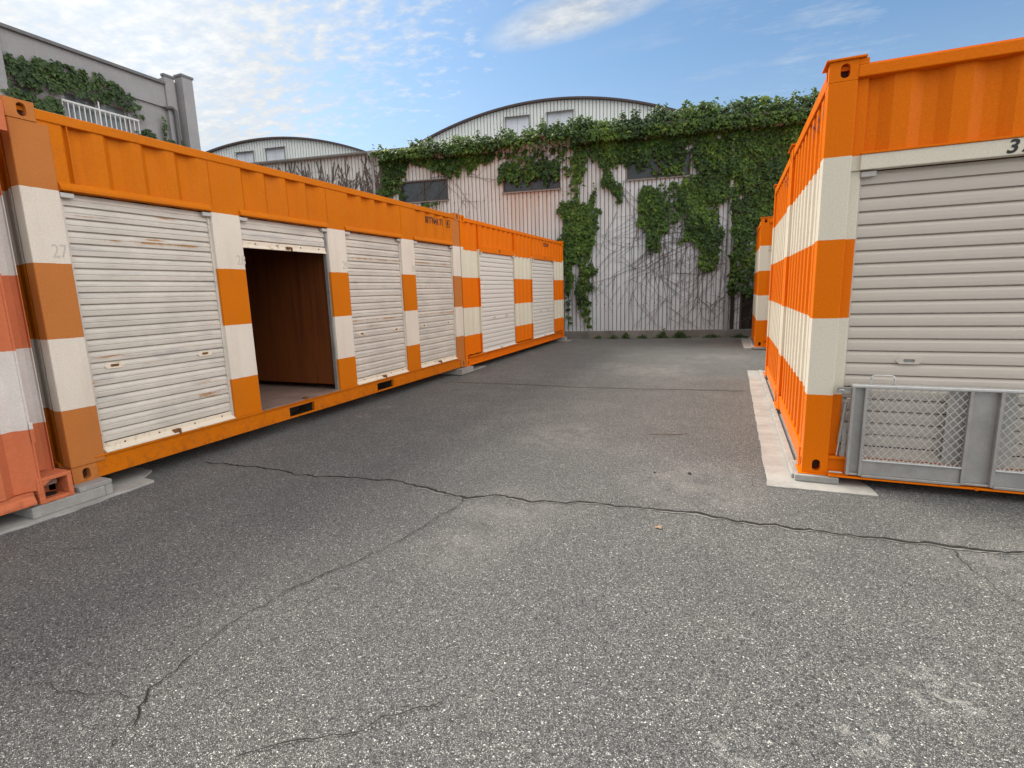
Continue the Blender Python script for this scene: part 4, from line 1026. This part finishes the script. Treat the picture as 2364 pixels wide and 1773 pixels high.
# soft streak
ex = k.math('MULTIPLY', k.math('SUBTRACT', px, -.46), 3.6); ey = k.math('MULTIPLY', k.math('SUBTRACT', k.math('ADD', py, k.math('MULTIPLY', px, .12)), 1.62), 9.0)
e = k.math('ADD', k.math('MULTIPLY', ex, ex), k.math('MULTIPLY', ey, ey))
streak = k.math('MULTIPLY', k.rng(e, 0., 1.5, .95, 0.), k.rng(n3, .15, .5))
wisp = k.math('MULTIPLY', k.rng(n3, .50, .78, 0, .55), k.rng(px, -.6, .3))
cl = k.math('MAXIMUM', bank, k.math('MAXIMUM', streak, wisp), clamp=True)
cl = k.math('MULTIPLY', cl, k.math('ADD', .72, k.math('MULTIPLY', k.rng(n2, .36, .60), .27)))
hz = k.rng(dz, 0., .36, .46, 0.)                      # pale haze towards the horizon
cl = k.math('MAXIMUM', cl, hz)
# clouds glow towards the veiled sun
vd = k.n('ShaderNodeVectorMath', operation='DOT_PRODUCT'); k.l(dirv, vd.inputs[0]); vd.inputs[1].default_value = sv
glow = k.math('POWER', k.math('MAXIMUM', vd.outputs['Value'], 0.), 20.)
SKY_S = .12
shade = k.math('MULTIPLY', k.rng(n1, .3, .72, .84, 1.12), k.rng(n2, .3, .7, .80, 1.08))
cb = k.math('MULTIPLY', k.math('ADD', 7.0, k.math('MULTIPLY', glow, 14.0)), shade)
east_fill = k.rng(dx, .36, .62, 0., 1.); south_fill = k.rng(dy, .2, -.25, 0., 1.)  # unseen bright cloud added to the east and south as fill light
cl = k.math('MAXIMUM', cl, k.math('MULTIPLY', k.math('MAXIMUM', east_fill, south_fill), k.rng(n1, .25, .5, .6, 1.)))
cb = k.math('MULTIPLY', cb, k.math('ADD', k.rng(dz, .45, .75, 1., 1.55), k.math('ADD', k.math('MULTIPLY', east_fill, 1.75), k.math('MULTIPLY', south_fill, .15))))  # unseen cloud overhead, east and south brightened to fill the shaded fronts
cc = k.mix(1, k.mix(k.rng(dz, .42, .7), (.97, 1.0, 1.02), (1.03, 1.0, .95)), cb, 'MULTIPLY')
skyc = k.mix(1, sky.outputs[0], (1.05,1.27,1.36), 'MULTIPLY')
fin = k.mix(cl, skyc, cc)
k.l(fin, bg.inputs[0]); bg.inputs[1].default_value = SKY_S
sl = bpy.data.lights.new('sun', 'SUN'); sl.energy = 4.5; sl.angle = R(22); sl.color = (1., .93, .82)
so = bpy.data.objects.new('sun', sl); COL.objects.link(so); so.rotation_euler = sv.to_track_quat('Z', 'Y').to_euler(); so.location = (-10, 6, 14)

cam = bpy.data.cameras.new('camera'); cam.sensor_width = 36; cam.lens = 1204.37/2364*36; cam.clip_start = .05; cam.clip_end = 2000
co = bpy.data.objects.new('camera', cam); COL.objects.link(co)
yaw, pit, rol = -.3982, .1754, -.0303
fw = Vector((math.sin(yaw)*math.cos(pit), math.cos(yaw)*math.cos(pit), -math.sin(pit)))
r0 = Vector((math.cos(yaw), -math.sin(yaw), 0)); u0 = r0.cross(fw)
rr = r0*math.cos(rol)+u0*math.sin(rol); uu = rr.cross(fw)
mw = Matrix((rr, uu, -fw)).transposed().to_4x4(); mw.translation = Vector((0, 0, 1.4043)); co.matrix_world = mw
scene.camera = co
vs = scene.view_settings; vs.view_transform = 'Standard'; vs.look = 'None'; vs.exposure = 0.0; vs.gamma = 1
scene.cycles.use_denoising = False if False else True
scene.cycles.max_bounces = 8
